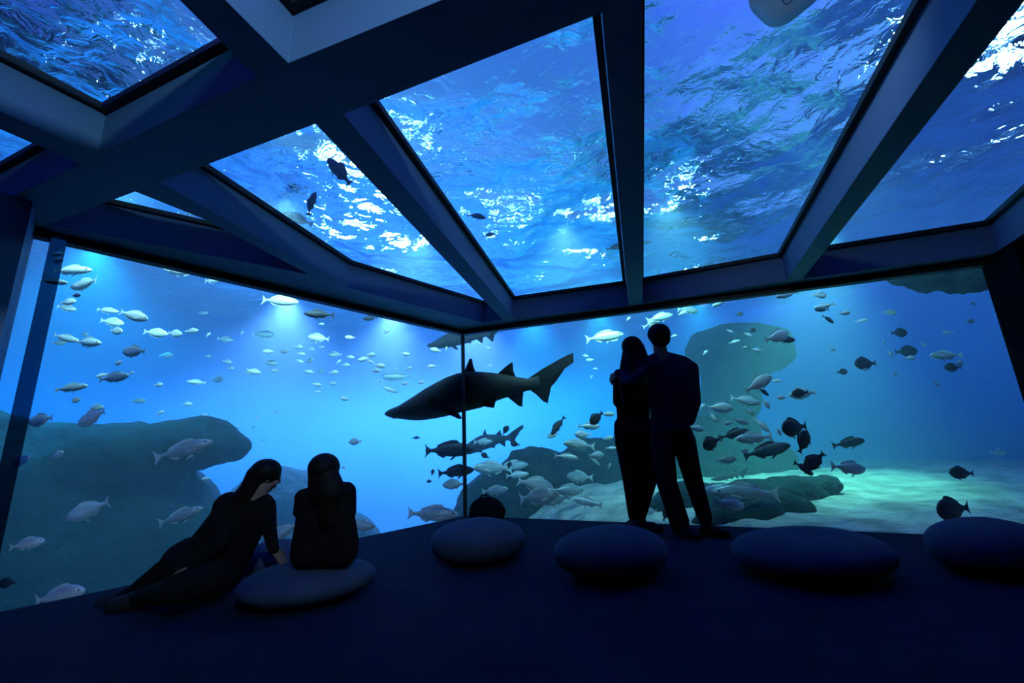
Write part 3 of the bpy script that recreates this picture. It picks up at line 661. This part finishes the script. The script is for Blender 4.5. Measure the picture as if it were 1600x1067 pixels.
# --- seated person on the pebble seat (hunched, seen from behind)
PB = atz(507, 880, 0.2); p, k = px_fn(PB.y+0.0, PB.y/ray(507, 880)[1])
torso = [(p(474, 778), p(541, 768), 15*k, 16*k, 0.7, (0, 1, 0)), (p(492, 782), p(483, 852), 25*k, 28*k, 0.7, (0, 1, 0)), (p(524, 776), p(533, 850), 26*k, 28*k, 0.7, (0, 1, 0)), (p(481, 862), p(534, 858), 27*k, 27*k, 0.85, (0, 1, 0))]
arms = [(p(474, 778), p(468, 800, 0.03), 13*k, 10*k), (p(468, 800, 0.03), p(490, 806, 0.20), 10*k, 8*k), (p(544, 768), p(546, 800, 0.03), 13*k, 11*k), (p(546, 800, 0.03), p(522, 808, 0.20), 10*k, 8*k)]
zf = lambda v, z: Vector((v.x, v.y, z))
legs = [(zf(p(488, 862, 0.04), 0.29), zf(p(470, 850, 0.33), 0.27), 20*k, 15*k), (zf(p(470, 850, 0.33), 0.27), zf(p(478, 850, 0.44), 0.09), 14*k, 10*k),
        (zf(p(527, 860, 0.04), 0.29), zf(p(540, 850, 0.33), 0.27), 20*k, 15*k), (zf(p(540, 850, 0.33), 0.27), zf(p(530, 850, 0.44), 0.09), 14*k, 10*k)]
feet = [(zf(p(478, 850, 0.44), 0.08), (-0.1, 1)), (zf(p(530, 850, 0.44), 0.08), (0.15, 1))]
hd = (p(508, 737, 0.02), (-0.45, 1, -0.25), (0, 0.2, 1), 0.80)
neck = (p(508, 775), p(508, 750), 12*k, 11*k)
hands = [(p(490, 806, 0.20), (0.9, 0.3, 0.1), (0, 0.3, -1), 1, 0.75, 0.4), (p(522, 808, 0.20), (-0.9, 0.3, 0.1), (0, 0.3, -1), -1, 0.75, 0.4)]
hc = hd[0]
hair = ([(hc+Vector((0, -0.02, 0.025)), (0.092, 0.097, 0.088))], [(hc+Vector((0, -0.035, 0.0)), p(510, 768, -0.04), 23.5*k, 30*k, 0.65, (0, 1, 0)), (p(509, 770, -0.06), p(512, 812, -0.06), 22*k, 16*k, 0.5, (0, 1, 0))])
cl = [('jacket', torso+arms, 'black_cloth'), ('trousers', legs, 'black_cloth')]
person((PB.x, PB.y, 0.0), 'hunched person with long hair seated on a pebble seat, seen from behind', torso, arms, legs, hd, neck, hands, feet, cl, hair, 0.8)
# --- person sitting on the floor, leaning on one straight arm
PA = atz(300, 950, 0.0); p, k = px_fn(PA.y+0.12, (PA.y+0.12)/ray(300, 950)[1])
torso = [(p(356, 792), p(411, 788), 24*k, 18*k, 0.75, (0, 1, 0)), (p(366, 806), p(320, 872), 34*k, 38*k, 0.75, (0, 1, 0)), (p(398, 806), p(352, 880), 25*k, 34*k, 0.75, (0, 1, 0)), (p(297, 884), p(342, 896), 44*k, 34*k, 0.9, (0, 1, 0))]
arms = [(p(417, 790), p(421, 828), 14*k, 11*k), (p(421, 828), p(428, 859), 11*k, 8*k), (p(360, 796, -0.02), p(345, 850, -0.14), 14*k, 11*k), (p(345, 850, -0.14), p(300, 885, -0.18), 11*k, 8*k)]
legs = [(p(305, 890), p(262, 900, -0.02), 40*k, 28*k), (p(262, 900, -0.02), p(225, 920, -0.02), 28*k, 19*k), (p(225, 922, -0.02), p(190, 936), 17*k, 12*k), (p(330, 905, -0.12), p(270, 922, -0.28), 30*k, 20*k), (p(270, 922, -0.28), p(212, 936, -0.10), 18*k, 11*k)]
feet = []
hd = (p(418, 743, 0.02), (0.72, 0.75, -0.35), (0.25, 0, 1), 0.86)
neck = (p(398, 785), p(412, 758), 13*k, 12*k)
hands = [(p(428, 859), (0.35, 0.3, -0.6), (0.1, 0.5, -1), 1, 0.8, 0.1), (p(300, 885, -0.18), (-0.8, 0.1, -0.3), (0, 0, -1), -1, 0.8, 0.3)]
hc = hd[0]
hair = ([(hc+Vector((-0.008, -0.01, 0.026)), (0.092, 0.092, 0.080)), (hc+Vector((-0.045, -0.01, -0.005)), (0.075, 0.085, 0.08))], [(hc+Vector((-0.045, -0.02, 0.0)), p(385, 772, -0.03), 20*k, 14*k), (p(385, 768, -0.03), p(358, 800, -0.06), 15*k, 14*k, 0.6, (0, 1, 0))])
cl = [('coat', torso+arms, 'black_cloth'), ('trousers', legs, 'black_cloth')]
rt_ = person((p(320, 940).x, p(320, 940).y, 0.0), 'person sitting on the floor, leaning sideways on a straight arm, legs tucked left', torso, arms, legs, hd, neck, hands, feet, cl, hair, 0.86, shoes=False)
for (a_, b_) in ((p(192, 936), p(163, 944)), (p(214, 937, -0.1), p(180, 947, -0.12))):
    bm = bmesh.new(); add_limb(bm, a_, b_, 13*k, 13*k, 14); add_limb(bm, (a_+b_)/2, b_+Vector((-0.0, 0, -0.02)), 13*k, 10*k, 14)
    o = obj('shoe', fuse(bm, 0.008, 3), M['shoe'], rt_, True); o.matrix_parent_inverse = rt_.matrix_basis.inverted()

# --- backpack by the glass corner
P = atz(762, 812, 0.0)
bk = empty('backpack', (P.x, P.y-0.12, 0), 'black backpack lying by the glass behind the corner pebble seat', 'bag')
bm = bmesh.new(); add_blob(bm, (0, 0, 0.13), (0.19, 0.13, 0.13)); add_blob(bm, (0.06, 0, 0.10), (0.15, 0.12, 0.10)); add_limb(bm, (-0.12, 0, 0.08), (0.12, 0, 0.08), 0.08, 0.08)
obj('shell', fuse(bm, 0.012, 4), M['black_cloth'], bk, True)
bm = bmesh.new(); add_blob(bm, (0.02, -0.12, 0.09), (0.12, 0.045, 0.07)); obj('front_pocket', fuse(bm, 0.01, 3), M['black_cloth'], bk, True)
bm = bmesh.new()
for i in range(8):
    t0, t1 = PI*i/8, PI*(i+1)/8; add_limb(bm, (0.05*math.cos(t0)-0.02, 0.02, 0.245+0.03*math.sin(t0)), (0.05*math.cos(t1)-0.02, 0.02, 0.245+0.03*math.sin(t1)), 0.008, 0.008, 8)
obj('handle', bm, M['black_cloth'], bk, True)

# ------------------------------------------------------------------ the big shark
M['sharkfin'] = mat('shark_fin', (0.006, 0.006, 0.006), 0.8, spec=0.1, bump=(30, 0.1, 0.002))
def shark(cx, cy_, depth, scale_px, dr, label, kind_m, name='shark', ang=0, yaw=0):
    """outline stations in units of its length; head at +x"""
    T = lambda x: -(x-752)/296.0
    Z = lambda y: (605-y)/296.0
    st = [(604, 640, 641.5, .003), (607, 636, 644, .016), (614, 633, 647, .032), (625, 629, 648.5, .048), (645, 617, 652, .066), (670, 601, 652, .078), (700, 586, 647, .083), (726, 578, 641, .08), (750, 580, 637, .07), (776, 583, 626, .05), (800, 588, 620, .034), (823, 594, 613, .02), (838, 591, 612, .014), (846, 589, 605, .004)]
    st = [(T(a), Z(b), Z(c), w_) for a, b, c, w_ in st]
    P = atd(cx, cy_, depth); L_ = scale_px*depth/FOC
    mt = Matrix.Translation(P) @ heading(dr, ang, yaw) @ Matrix.Scale(L_, 4)
    r = empty(name, (0, 0, 0), label, 'shark'); r.matrix_world = mt
    def part(n, bm, m, sm=False):
        me = tomesh(bm, name+'_'+n, m, sm); o = bpy.data.objects.new(n, me); C.objects.link(o); o.parent = r; return o
    pl = lambda pts: [(T(a), Z(b)) for a, b in pts]
    part('body', body_bm(st, 24, 0.03), kind_m, True)
    fb = dict(bend=0.03)
    fm = M['sharkfin']
    part('dorsal_fin', fin_bm(pl([(724, 584), (730, 568), (735, 558), (738.5, 559), (740, 570), (745, 584)]), 0.012, **fb), fm)
    part('dorsal_fin', fin_bm(pl([(774, 588), (788, 576), (800, 567), (803, 568), (803, 580), (808, 594)]), 0.010, **fb), fm)
    part('tail_fin', fin_bm(pl([(822, 596), (850, 579), (875, 566), (890, 559), (900, 555.5), (899.5, 571), (893, 571.5), (887, 571), (883, 583), (870, 600), (857, 613), (855, 622), (854.5, 634), (848, 631), (838, 620), (828, 612)]), 0.012, **fb), fm)
    part('anal_fin', fin_bm(pl([(788, 618), (800, 628), (809, 636), (815, 637.5), (816, 627), (819, 608), (805, 606)]), 0.009, **fb), fm)
    part('pelvic_fin', fin_bm(pl([(746, 632), (758, 636), (771, 638.5), (774, 628), (776, 620), (762, 622)]), 0.009, y=0.03, **fb), fm)
    for s in (-1, 1):
        bm = bmesh.new(); vs = []
        for (x, y, z) in [(T(672), .075, Z(634)), (T(690), .10, Z(640)), (T(712), .17, Z(650)), (T(718), .16, Z(649)), (T(712), .10, Z(640)), (T(700), .075, Z(634))]: vs.append(Vector((x, s*y, z)))
        c_ = sum(vs, Vector())/6; a = [bm.verts.new(v) for v in vs]; t_ = bm.verts.new(c_+Vector((0, 0, .008))); b_ = bm.verts.new(c_-Vector((0, 0, .008)))
        for i in range(6): bm.faces.new([a[i], a[(i+1) % 6], t_]); bm.faces.new([a[(i+1) % 6], a[i], b_])
        bmesh.ops.recalc_face_normals(bm, faces=bm.faces); part('pectoral_fin', bm, fm)
        bm = bmesh.new(); bmesh.ops.create_uvsphere(bm, u_segments=10, v_segments=8, radius=0.007, matrix=Matrix.Translation((T(632), s*.050, Z(633)))); part('eye', bm, M['eye'], True)
        bm = bmesh.new()
        for k_ in range(4): add_limb(bm, (T(672+k_*4), s*.0790, Z(620)), (T(674+k_*4), s*.0790, Z(632)), 0.002, 0.002, 6)
        part('gill_slits', bm, M['black'])
    bm = bmesh.new()
    mp = [(T(640), -.055, Z(645)), (T(628), -.045, Z(645.5)), (T(619), -.022, Z(646.5)), (T(617), 0, Z(647.5)), (T(619), .022, Z(646.5)), (T(628), .045, Z(645.5)), (T(640), .055, Z(645))]
    for a, b in zip(mp[:-1], mp[1:]): add_limb(bm, a, b, 0.0035, 0.0035, 6)
    part('mouth', bm, M['black']); return r
shark(752, 605, 5.5, 296, 'L', 'large dark shark gliding across the corner joint of the windows', M['sharkskin'])
shark(728, 524, 7.6, 78*1.55, 'L', 'grey shark just under the ceiling edge above the large dark shark', M['sharkskin'])
shark(765, 688, 8.0, 110, 'L', 'hazy grey shark with a tall dorsal fin low behind the corner joint', M['sharkskin'], ang=-4)
shark(1140, 741, 6.6, 62, 'L', 'small shark swimming over bright sand right of the taller person\'s legs', M['sharkskin'], ang=2)

# ray whose pale underside shows through the overhead glass
P = atd(1232, -18, 3.0); mt = Matrix.Translation(P) @ heading('R', -26, 80) @ Matrix.Scale(0.7, 4)
M['ray'] = mat('ray_belly', (0.75, 0.78, 0.74), 0.6, mix=((0.6, 0.65, 0.62), 6))
ry = empty('stingray', (0, 0, 0), 'pale underside of a ray nosing into view at the top edge of the ceiling glass', 'ray'); ry.matrix_world = mt
bm = bmesh.new(); n_ = 48; rim = []
ctr_t = bm.verts.new((-0.02, 0, 0.075)); ctr_b = bm.verts.new((-0.02, 0, -0.045)); R1, R2, R3 = [], [], []
for i in range(n_):
    a = 2*PI*i/n_; c_, s_ = math.cos(a), math.sin(a)
    rr = 0.17+0.19*abs(s_)**2.0+0.16*max(0, c_)**4
    R1.append(bm.verts.new((rr*c_, rr*s_*1.05, -0.01*abs(s_)))); R2.append(bm.verts.new((rr*c_*.6, rr*s_*.6, 0.045))); R3.append(bm.verts.new((rr*c_*.6, rr*s_*.6, -0.035)))
for i in range(n_):
    j = (i+1) % n_
    bm.faces.new([R1[i], R1[j], R2[j], R2[i]]); bm.faces.new([R1[j], R1[i], R3[i], R3[j]]); bm.faces.new([R2[i], R2[j], ctr_t]); bm.faces.new([R3[j], R3[i], ctr_b])
bmesh.ops.recalc_face_normals(bm, faces=bm.faces); o = obj('body', bm, M['ray'], ry, True)
bm = bmesh.new()
for i in range(6): add_limb(bm, (0.12-0.004*(i-2.5)**2, -0.05+i*0.0167, -0.041), (0.12-0.004*(i-1.5)**2, -0.05+(i+1)*0.0167, -0.041), 0.006, 0.006, 6)
obj('mouth', bm, M['black'], ry, True)
for s in (-1, 1):
    bm = bmesh.new(); add_blob(bm, (0.155, s*0.03, -0.034), (0.009, 0.007, 0.005)); obj('nostril', bm, M['black'], ry, True)
bm = bmesh.new(); add_limb(bm, (-0.18, 0, 0.01), (-0.75, 0, 0.03), 0.022, 0.006, 8); obj('tail', bm, M['ray'], ry, True)

# ------------------------------------------------------------------ every fish: x, y, apparent length, heading, tilt, metres beyond the glass, kind, what singles it out
FISH = '''92 397 18 L 0 .6 b top small fish crossing the dark joint at the upper left
92 406 22 L 0 .7 b second fish down on the dark joint at the upper left
112 423 56 R 3 .8 e slender pale fish below two small ones near the upper left joint
132 443 58 L -4 1.0 g long faded grey bass with tail to the right at the upper left
84 440 34 R -3 .6 g faded fish overlapping the upper left joint
119 461 19 R -8 .5 b small bright fish below the long faded bass at upper left
106 472 27 R 3 1.0 b plump pale fish beside the upper left joint
104 481 24 R -10 1.6 m dim fish right beneath the plump pale one by the joint
168 485 30 R -6 1.5 e slim pale fish, upper of the four in a knot at upper left
209 493 38 R -16 .8 b striped silver fish heading down right, in a knot at upper left
175 503 30 R -8 1.4 b silver fish, third down in the knot at upper left
181 517 28 R -10 1.0 b lowest silver fish in the knot at upper left
243 520 32 R -6 1.2 b silver fish nose to tail with another, leftmost of a row of three
273 521 27 R -10 1.2 b silver fish in the middle of a row of three at upper left
299 517 20 R 5 1.2 b short silver fish at the right end of a row of three
325 523 9 R 50 2.2 b tiny upright fish right of the row of three at upper left
352 530 22 R -6 3.2 m faint smear of a fish right of the row of three
284 422 62 L 10 .8 e long white fish just under the left window's top edge
333 438 34 R -6 1.2 e pale fish behind the tail of the long white one under the top edge
317 489 18 R 0 3.0 m very faint fish below the long white fish near the top
103 528 40 R -16 1.2 e slender fish, left one of a touching pair by the left joint
138 535 52 R -8 1.0 e slender fish, right one of a touching pair by the left joint
92 535 22 R -3 2.4 m dim fish just under the touching pair by the left joint
132 522 16 R -10 2.6 b dim small fish just above the touching pair
210 549 43 L 3 .6 b crisp silver bream with tail to the right, upper left window
186 567 17 L 0 .8 b short round white fish under the crisp silver bream
178 590 36 R 12 .6 b bright white fish turning, with dark belly, left of window centre
160 586 22 L -10 1.4 e thin tail-like pale fish left of the bright turning one
205 583 10 R 20 1.0 b tiny white sliver right of the bright turning fish
354 565 16 R -10 2.4 b small fish, upper of two above the rock's right half
360 575 14 R -10 2.6 b small fish, lower of two above the rock's right half
388 582 16 R -12 2.4 b bright small fish left of the dim patch of shoal
339 593 25 R 0 3.2 m hazy grey-blue fish high above the end of the rock
307 597 27 L 6 2.0 e slim white fish left of the hazy one above the rock
260 555 22 R 0 3.6 m barely visible fish in the middle left of the window
325 556 10 R -12 3.0 b tiny pale fish halfway between the upper row and the rock
111 606 42 R 10 .9 g grey fish with pale edges high above the left rock
120 625 22 L 0 1.6 m dim oval fish under the grey pale-edged one
247 601 17 R 0 1.8 b small pale fish above the middle of the big left rock
292 631 15 R -3 2.0 b small fish right above the far end of the left rock
250 645 12 R 30 1.4 b tiny tilted white fish just above the rock's flat top
319 648 10 R 0 2.6 b tiny faint fish close above the rock's right end
216 626 20 R 0 3.0 m faint grey fish above the rock's top
64 656 46 L -8 .6 b silver fish at the left brushing the top of the big rock
144 652 54 L -20 .5 b bright bream diving left with tail raised over the big rock
150 637 26 R 0 1.4 m dim fish above the diving bream's tail
89 711 26 R 18 .7 b pale fish against the dark face of the rock at left
31 722 30 R 40 .3 b pale fish half behind the left joint, against the rock
286 703 82 R 16 .6 g large arched grey fish with bright back against the rock's right end
298 713 10 R 15 .5 b tiny white fish under the large arched fish
138 797 62 L -22 .7 b silver bream with lifted tail low against the dark rock
282 806 62 R 18 .7 g dark-bodied bream with pale tail left of the seated people
42 850 40 R 8 .2 b blurry white round fish at the lower left edge
322 748 14 L 0 1.4 b tiny dim fish just left of the leaning person's back
93 931 66 R 8 .15 b white fish skimming the floor line at lower left
11 911 26 L 0 .4 d dark fish at the lower left edge of the picture
373 666 8 L 0 2.6 b speck of a fish right at the rock's tip
396 667 8 R 0 3.0 b lowest of three bright specks right of the rock
402 653 9 R 0 3.0 b middle of three bright specks right of the rock
432 643 9 R 0 3.0 b highest of three bright specks right of the rock
411 688 7 R 0 3.2 b faint speck above the leaning person's head
437 470 58 R -6 1.2 e long white blurred fish under the top edge at window centre
499 491 42 L 0 .9 l dark fish with white tail under the left window's top edge, larger of two
579 497 26 L 0 1.4 l smaller dark fish right of the one with the white tail
605 498 13 R 10 1.2 b small white fish right of the smaller dark fish
604 518 13 R 22 1.2 b tilted white fish under the small white one
502 506 9 R 0 2.4 b faint tiny fish under the larger dark fish
411 522 30 R 0 3.6 m faint smeared fish left of the main shoal
378 520 8 R 60 3.0 b tiny upright fish left of the main shoal
498 528 30 L 6 1.8 b white fish at the top of the main shoal
547 527 15 L 3 1.6 b bright fish alone right of the shoal's top
465 542 17 R -8 1.8 b bright fish at the upper left of the main shoal
486 546 13 R -5 2.2 b fish inside the shoal beneath its top fish
502 542 10 R 5 3.0 b dim fish inside the shoal at upper right
420 549 18 L 4 1.6 b leftmost bright fish in the main shoal
446 549 17 L 0 1.7 b second bright fish from the left in the shoal
470 553 14 R -6 1.7 b fish in the shoal just below its upper left one
468 564 13 R -20 2.2 b rounded fish in the shoal's middle
484 564 15 R 25 2.6 m dim curled fish in the shoal's middle
524 554 22 L 0 2.6 m long dim fish joining the shoal to a bright one
547 558 14 R -12 1.6 b bright fish at the right end of the long dim one
529 565 9 R 45 2.0 b tiny steep fish in the shoal's right part
540 570 14 R -6 1.9 b fish below the steep tiny one
581 554 18 L 0 1.2 b top bright fish of a tight cluster right of the shoal
568 561 17 L -14 1.2 b left bright fish of a tight cluster right of the shoal
577 564 16 R -25 1.3 e thin fish inside the tight cluster right of the shoal
593 571 19 R -14 1.2 b right bright fish of a tight cluster right of the shoal
587 579 16 R -8 1.4 b bottom fish of a tight cluster right of the shoal
633 553 15 R -10 1.1 b bright fish between the tight cluster and the shark
681 547 18 L 14 1.0 b bright fish above the big shark's back near the corner
697 545 8 R 70 1.2 b tiny upright fish beside the corner joint
675 572 14 L 0 1.1 b bright small fish just above the shark's head
638 576 12 R 28 1.2 b tilted fish above the shark's snout, right of a tiny one
618 577 8 L 60 1.3 b tiny upright fish above the shark's snout
355 565 14 R -8 2.8 m faint pair member at the shoal's far left
396 580 20 R -14 1.8 b bright bent fish at the shoal's lower left
430 579 16 L 3 2.0 b pale fish low in the shoal's left part
423 567 20 R -4 3.0 m faint fish in the shoal's left middle
484 581 18 L 12 2.0 b outlined fish low in the shoal's centre
521 582 16 R 5 1.6 b white fish low in the shoal's right part
503 580 13 L 0 2.8 m ghostly fish between two lower shoal fish
495 601 14 R -12 1.5 b bright fish under the shoal
521 599 14 L 6 2.0 b pale fish right of the bright one under the shoal
495 612 11 R 0 2.4 b dim fish under the bright one beneath the shoal
539 623 16 L 14 1.6 b lone white fish lower left of the shark's snout
608 608 30 R -18 3.0 e long faint slanting fish above the shark's snout
595 597 8 R 60 2.6 b tiny faint fish above the long slanting one
620 588 48 L 0 3.6 e thin pale streak of a fish left of the shark's forehead
633 599 13 L 0 1.4 b small bright fish close above the shark's snout, left one
659 597 13 L 0 1.3 b small bright fish close above the shark's snout, right one
555 690 23 L 0 1.0 b white fish alone in open blue above the seated people
536 730 9 R -10 1.8 b tiny fish right of the hunched person's head
701 703 78 R 0 1.0 l dark slender fish crossing the corner joint below the shark
712 737 58 R 4 .8 l dark fish with side fin crossing the joint, under the slender one
676 738 10 R 70 1.4 d tiny upright dark fish, upper of two left of the joint
671 752 9 L 0 1.5 d tiny dark fish, lower of two left of the joint
709 757 36 L -2 1.0 m pale grey fish under the dark finned one at the joint
650 684 14 R 0 3.4 l faint bluish dark fish below the shark's belly
676 803 80 R -4 .5 g large pale grey fish resting near the floor left of the joint
560 821 52 R -8 .6 g pale nosed fish emerging from behind the hunched person
441 832 62 L -26 .6 g pale fish between the two seated people
404 840 18 R 40 .5 b white scrap of a fish inside the leaning person's arm gap
790 672 16 R 55 1.2 d small dark upright fish above the hazy shark's tail
805 694 15 L 10 1.3 d small dark fish right of the hazy shark
758 712 14 L 30 1.3 d small dark fish beneath the hazy shark
770 731 62 L 4 1.6 g long dim fish below the hazy shark, left of two crossing
800 728 50 R 4 2.5 g long dim fish below the hazy shark, right of two crossing
796 727 12 R 70 1.4 d dark upright sliver over the crossing dim fish
808 742 36 R 4 1.6 e pale thin fish beneath the crossing dim pair
773 766 42 R 6 1.0 g brownish dim fish low and right of the joint
755 690 30 R 0 2.6 g dim fish overlapping the joint right of the slender dark one
836 757 58 R -14 .8 m broad pale fish with raised fin above the low reef
887 766 56 R -4 .7 g pale blunt-headed fish on the reef, facing right
842 776 62 R 6 .6 m white-edged fish in the low reef group, lower left
868 780 46 L -8 .9 m pale broad fish in the low reef group, beneath the blunt-headed one
919 785 42 L 12 .6 e slim fish at the reef group's lower right
906 745 42 L 6 1.4 m faded fish above the reef group left of the standing pair
932 711 26 R 0 .7 b bright fish with pale back left of the long haired person's hip
930 721 18 R -40 1.0 m dim fish hanging under the bright pale-backed one
885 714 38 R -8 .8 e grey slim fish left of the bright pale-backed one
905 695 52 L 8 .9 g thin-outlined grey fish, middle of the stack left of the pair
911 679 28 L 4 .8 b arched bright fish above the thin-outlined one
921 666 38 R -2 .7 e slim white bass above the arched bright fish
950 647 26 R 0 .7 e slim white fish touching the long haired person's elbow
932 653 28 L -38 .5 d dark oval fish with raised tail left of the long haired person
872 665 36 L -50 .9 l dark fish climbing steeply between shark tail and reef
864 680 20 L -14 1.2 m dim fish below the steeply climbing dark one
950 685 16 R 8 .9 b small pale fish behind the long haired person's hip
955 700 18 R 0 1.2 e small dim fish behind the long haired person's thigh
952 728 10 R 60 1.2 m tiny dim fish beside the long haired person's leg
982 498 10 R 40 .9 b tiny tilted white fish over the long haired person's head
944 526 56 R 3 1.2 e slender white fish left of the long haired person's head
955 530 20 R -8 1.8 b faint fish under the slender white one
915 556 11 R -6 1.3 b small bright fish right of the shark's tail tip
922 562 12 L 0 1.8 b faint small fish below the bright one by the shark's tail tip
930 576 8 R 0 1.4 b speck above the hand on the shoulder
924 589 7 R 50 1.8 b faint speck left of the hand on the shoulder
865 505 13 R -6 .8 b small white fish at the right window's top edge near the corner
748 537 9 R -3 1.8 b small pale fish just right of the joint's top
762 543 10 R -14 1.6 b small tilted pale fish, second right of the joint's top
765 571 9 R 5 1.4 b small white fish between the shark's two back fins
1053 525 10 R 10 .8 b tiny white fish beside the taller person's ear
1031 496 44 R 12 .9 e slender pale fish above the taller person's head
1018 506 30 R 20 .9 e thin pale fish left of the slender one above the taller head
1066 489 14 R 25 .8 b white tilted fish right of the slender fish above the heads
1075 484 40 R 0 1.6 g grey long fish under the top edge right of the heads
1102 551 11 R 40 .9 b white tilted fish on the column's left side
1125 637 38 R -6 .5 b plump pale green fish right of the taller person's elbow
1088 669 24 R -16 .4 b pale fish behind the taller person's pocket hand
1097 635 12 R 40 .9 b small pale fish beside the taller person's elbow
1115 652 20 R -58 .8 m narrow steep fish below the plump pale green one
1124 474 26 L -20 .5 e pale slanted fish under the top edge above the column
1229 460 38 L -12 .4 e arched white fish touching the top edge, right of the column
1280 461 30 R 4 .9 m dull grey fish close to the top edge
1288 478 34 L -10 .5 e white streak of a fish below the dull grey one
1284 484 22 L 0 1.0 l dark fish tucked under the white streak
1294 499 22 R -35 .8 l dark fish slanting down right of the column
1320 489 19 R 8 .5 b bright white round fish upper right of the column
1155 491 11 R 0 1.2 d tiny dark fish above the column's top
1141 518 13 R -30 .7 b small pale fish on the column's head, left
1169 523 13 R -30 .7 b small pale fish on the column's head, right
1176 516 12 R 25 .9 d dark speck on the column's head
1148 534 18 R 12 1.0 e thin small fish across the column's neck
1164 543 9 R 0 .5 b brightest tiny fish in front of the column
1182 547 16 R -18 .7 b small fish right of the brightest tiny one
1214 526 46 R 14 .4 b white-backed fish with tail to the left beside the column
1228 531 34 R 0 .6 l dark fish just under the white-backed one
1301 546 12 R -6 1.0 m small curved fish right of the column in open water
1185 599 44 R 28 .35 b brightest silver bream nosing up right below the column
1193 612 22 R -35 .6 l dark small fish beneath the brightest silver bream
1213 595 18 R 0 .9 e thin faint fish at the brightest bream's nose
1254 615 42 L -4 .7 m grey dusky fish with pale tail right of the bream
1250 614 24 L -4 .5 d dark patch-like fish overlapping the dusky one
1222 621 18 L 0 .6 b pale blob of a fish left of the dusky one
1165 626 46 R -14 .8 g arched grey fish above the reef right of the pair
1197 631 18 R -60 .6 b small steep pale fish at the arched one's end
1172 643 18 R -50 .7 m spotted upright fish under the arched grey one
1137 661 18 R 10 .7 m violet grey small fish in the reef crowd
1157 658 30 R -18 .5 g pale green fish with upright tail in the reef crowd
1190 664 30 R -50 .6 e thin fish diving steeply in the reef crowd
1241 668 50 L -4 .35 d large dark oval fish, upper of an overlapping pair
1255 690 40 R 58 .3 d large dark oval fish, lower of an overlapping pair
1218 676 14 L 70 .5 b white tail-like sliver left of the large dark pair
1112 692 36 L -20 .3 d dark oval fish right of the taller person's thigh
1147 678 42 R 14 .6 l dark slim fish right behind the dark oval one
1178 684 58 L -2 .5 g grey striped fish in the centre of the reef crowd
1163 705 15 R 10 .5 b pale rounded small fish below the grey striped one
1198 704 66 R 12 .8 l long dark fish low in front of the reef
1134 718 30 R 4 .5 m white-edged small fish above the small shark
1273 720 36 L -38 .3 d dark round fish hanging over bright sand
1256 732 40 R -32 .35 l dark slanted fish left of the round one over sand
1326 731 66 R -8 .4 g grey bass gliding right over the sand
1326 692 50 R 8 1.0 l dim dark fish over the far sand edge
1165 770 90 L 2 .5 g big ghostly grey fish above the dark ledge
1140 787 62 R -12 .18 g pale-edged fish at the ledge's left, lower one
1110 765 56 R 0 .5 e thin pale fish at the taller person's shin
1040 803 22 R 60 .4 d dark fish seen between the standing pair's calves
1017 799 22 L 0 .5 b pale fish low between the standing pair's legs
1390 488 22 R -6 1.6 m faint fish below the hanging rock
1346 501 20 R 6 1.4 e faint thin fish right of the bright round one
1405 520 26 R 0 1.4 d dim dark fish in the right window's upper middle
1381 535 9 R 60 1.0 b small pale upright fish below the dim dark one
1391 553 14 R -50 .9 b bright bent fish in the right shoal's middle
1422 559 16 R 0 .9 b thin white fish under a dim dark one on the right
1416 549 30 R 0 1.6 d dim dark fish above the thin white one
1443 538 11 R -50 1.0 b small pale steep fish on the right side
1481 519 15 L 5 1.2 e thin bluish fish near the black pier
1478 555 46 L 3 1.0 g greenish grey fish left of the black pier
1499 567 22 R 8 .7 b pale fish beneath the greenish grey one
1489 574 24 L 0 1.2 d dark dim fish under the pale one by the pier
1352 568 36 L 0 1.0 d dark fish with a white spot below it on the right
1352 577 8 R 0 .7 b white speck under the dark fish on the right
1399 585 10 R 60 1.2 m dim round fish in the right window's middle
1463 599 15 R -38 .7 b lone pale fish slanting down on the right
1516 502 20 R 4 1.8 m ghostly fish close to the black pier
1316 581 18 R 4 1.4 d small dark fish left of the one with a white spot
1520 474 12 R 0 1.2 b tiny pale fish under the hanging rock's right end
1502 739 34 L 4 .6 d dark fish over pale sand at the right
1489 796 64 L -2 .25 d largest dark fish at lower right over the sand
1560 707 26 R 0 2.2 m pale hazy fish at the far right sand edge'''
SMALLBOOST = 1.0
for row in FISH.split('\n'):
    a = row.split(' ', 7); x_, y_, l_ = float(a[0]), float(a[1]), float(a[2])
    k0, rest = a[6], a[7]
    yaw = ((int(x_)*37+int(y_)*11) % 41-20)
    fish(x_, y_, l_, a[3], float(a[4]), float(a[5]), k0, rest, yaw)
# fish swimming above the ceiling glass
for (x_, y_, l_, dr, an, yw, dp, k0, lb) in [(530, 268, 66, 'L', 52, 10, 3.9, 'l', 'larger dark fish above the ceiling glass, left of the white glare'), (487, 318, 42, 'R', 78, 0, 4.2, 'l', 'smaller dark fish above the ceiling glass beside the larger one'),
    (466, 342, 52, 'L', 24, 0, 6.2, 'l', 'dark fish partly hidden by the beam under the two overhead fish'), (745, 338, 30, 'R', -12, 0, 6.0, 'l', 'dim fish over the beam edge in the middle ceiling panel, upper one'),
    (764, 367, 20, 'R', 10, 0, 6.2, 'l', 'small dim fish in the middle ceiling panel, lower one'), (962, 386, 30, 'R', 12, 0, 6.4, 'l', 'dark fish against sparkle beside the narrow upright beam'), (1012, 379, 16, 'L', 0, 0, 6.4, 'l', 'small dark fish just right of the narrow upright beam')]:
    fish(x_, y_, l_, dr, an, 0, k0, lb, yw, depth=dp)
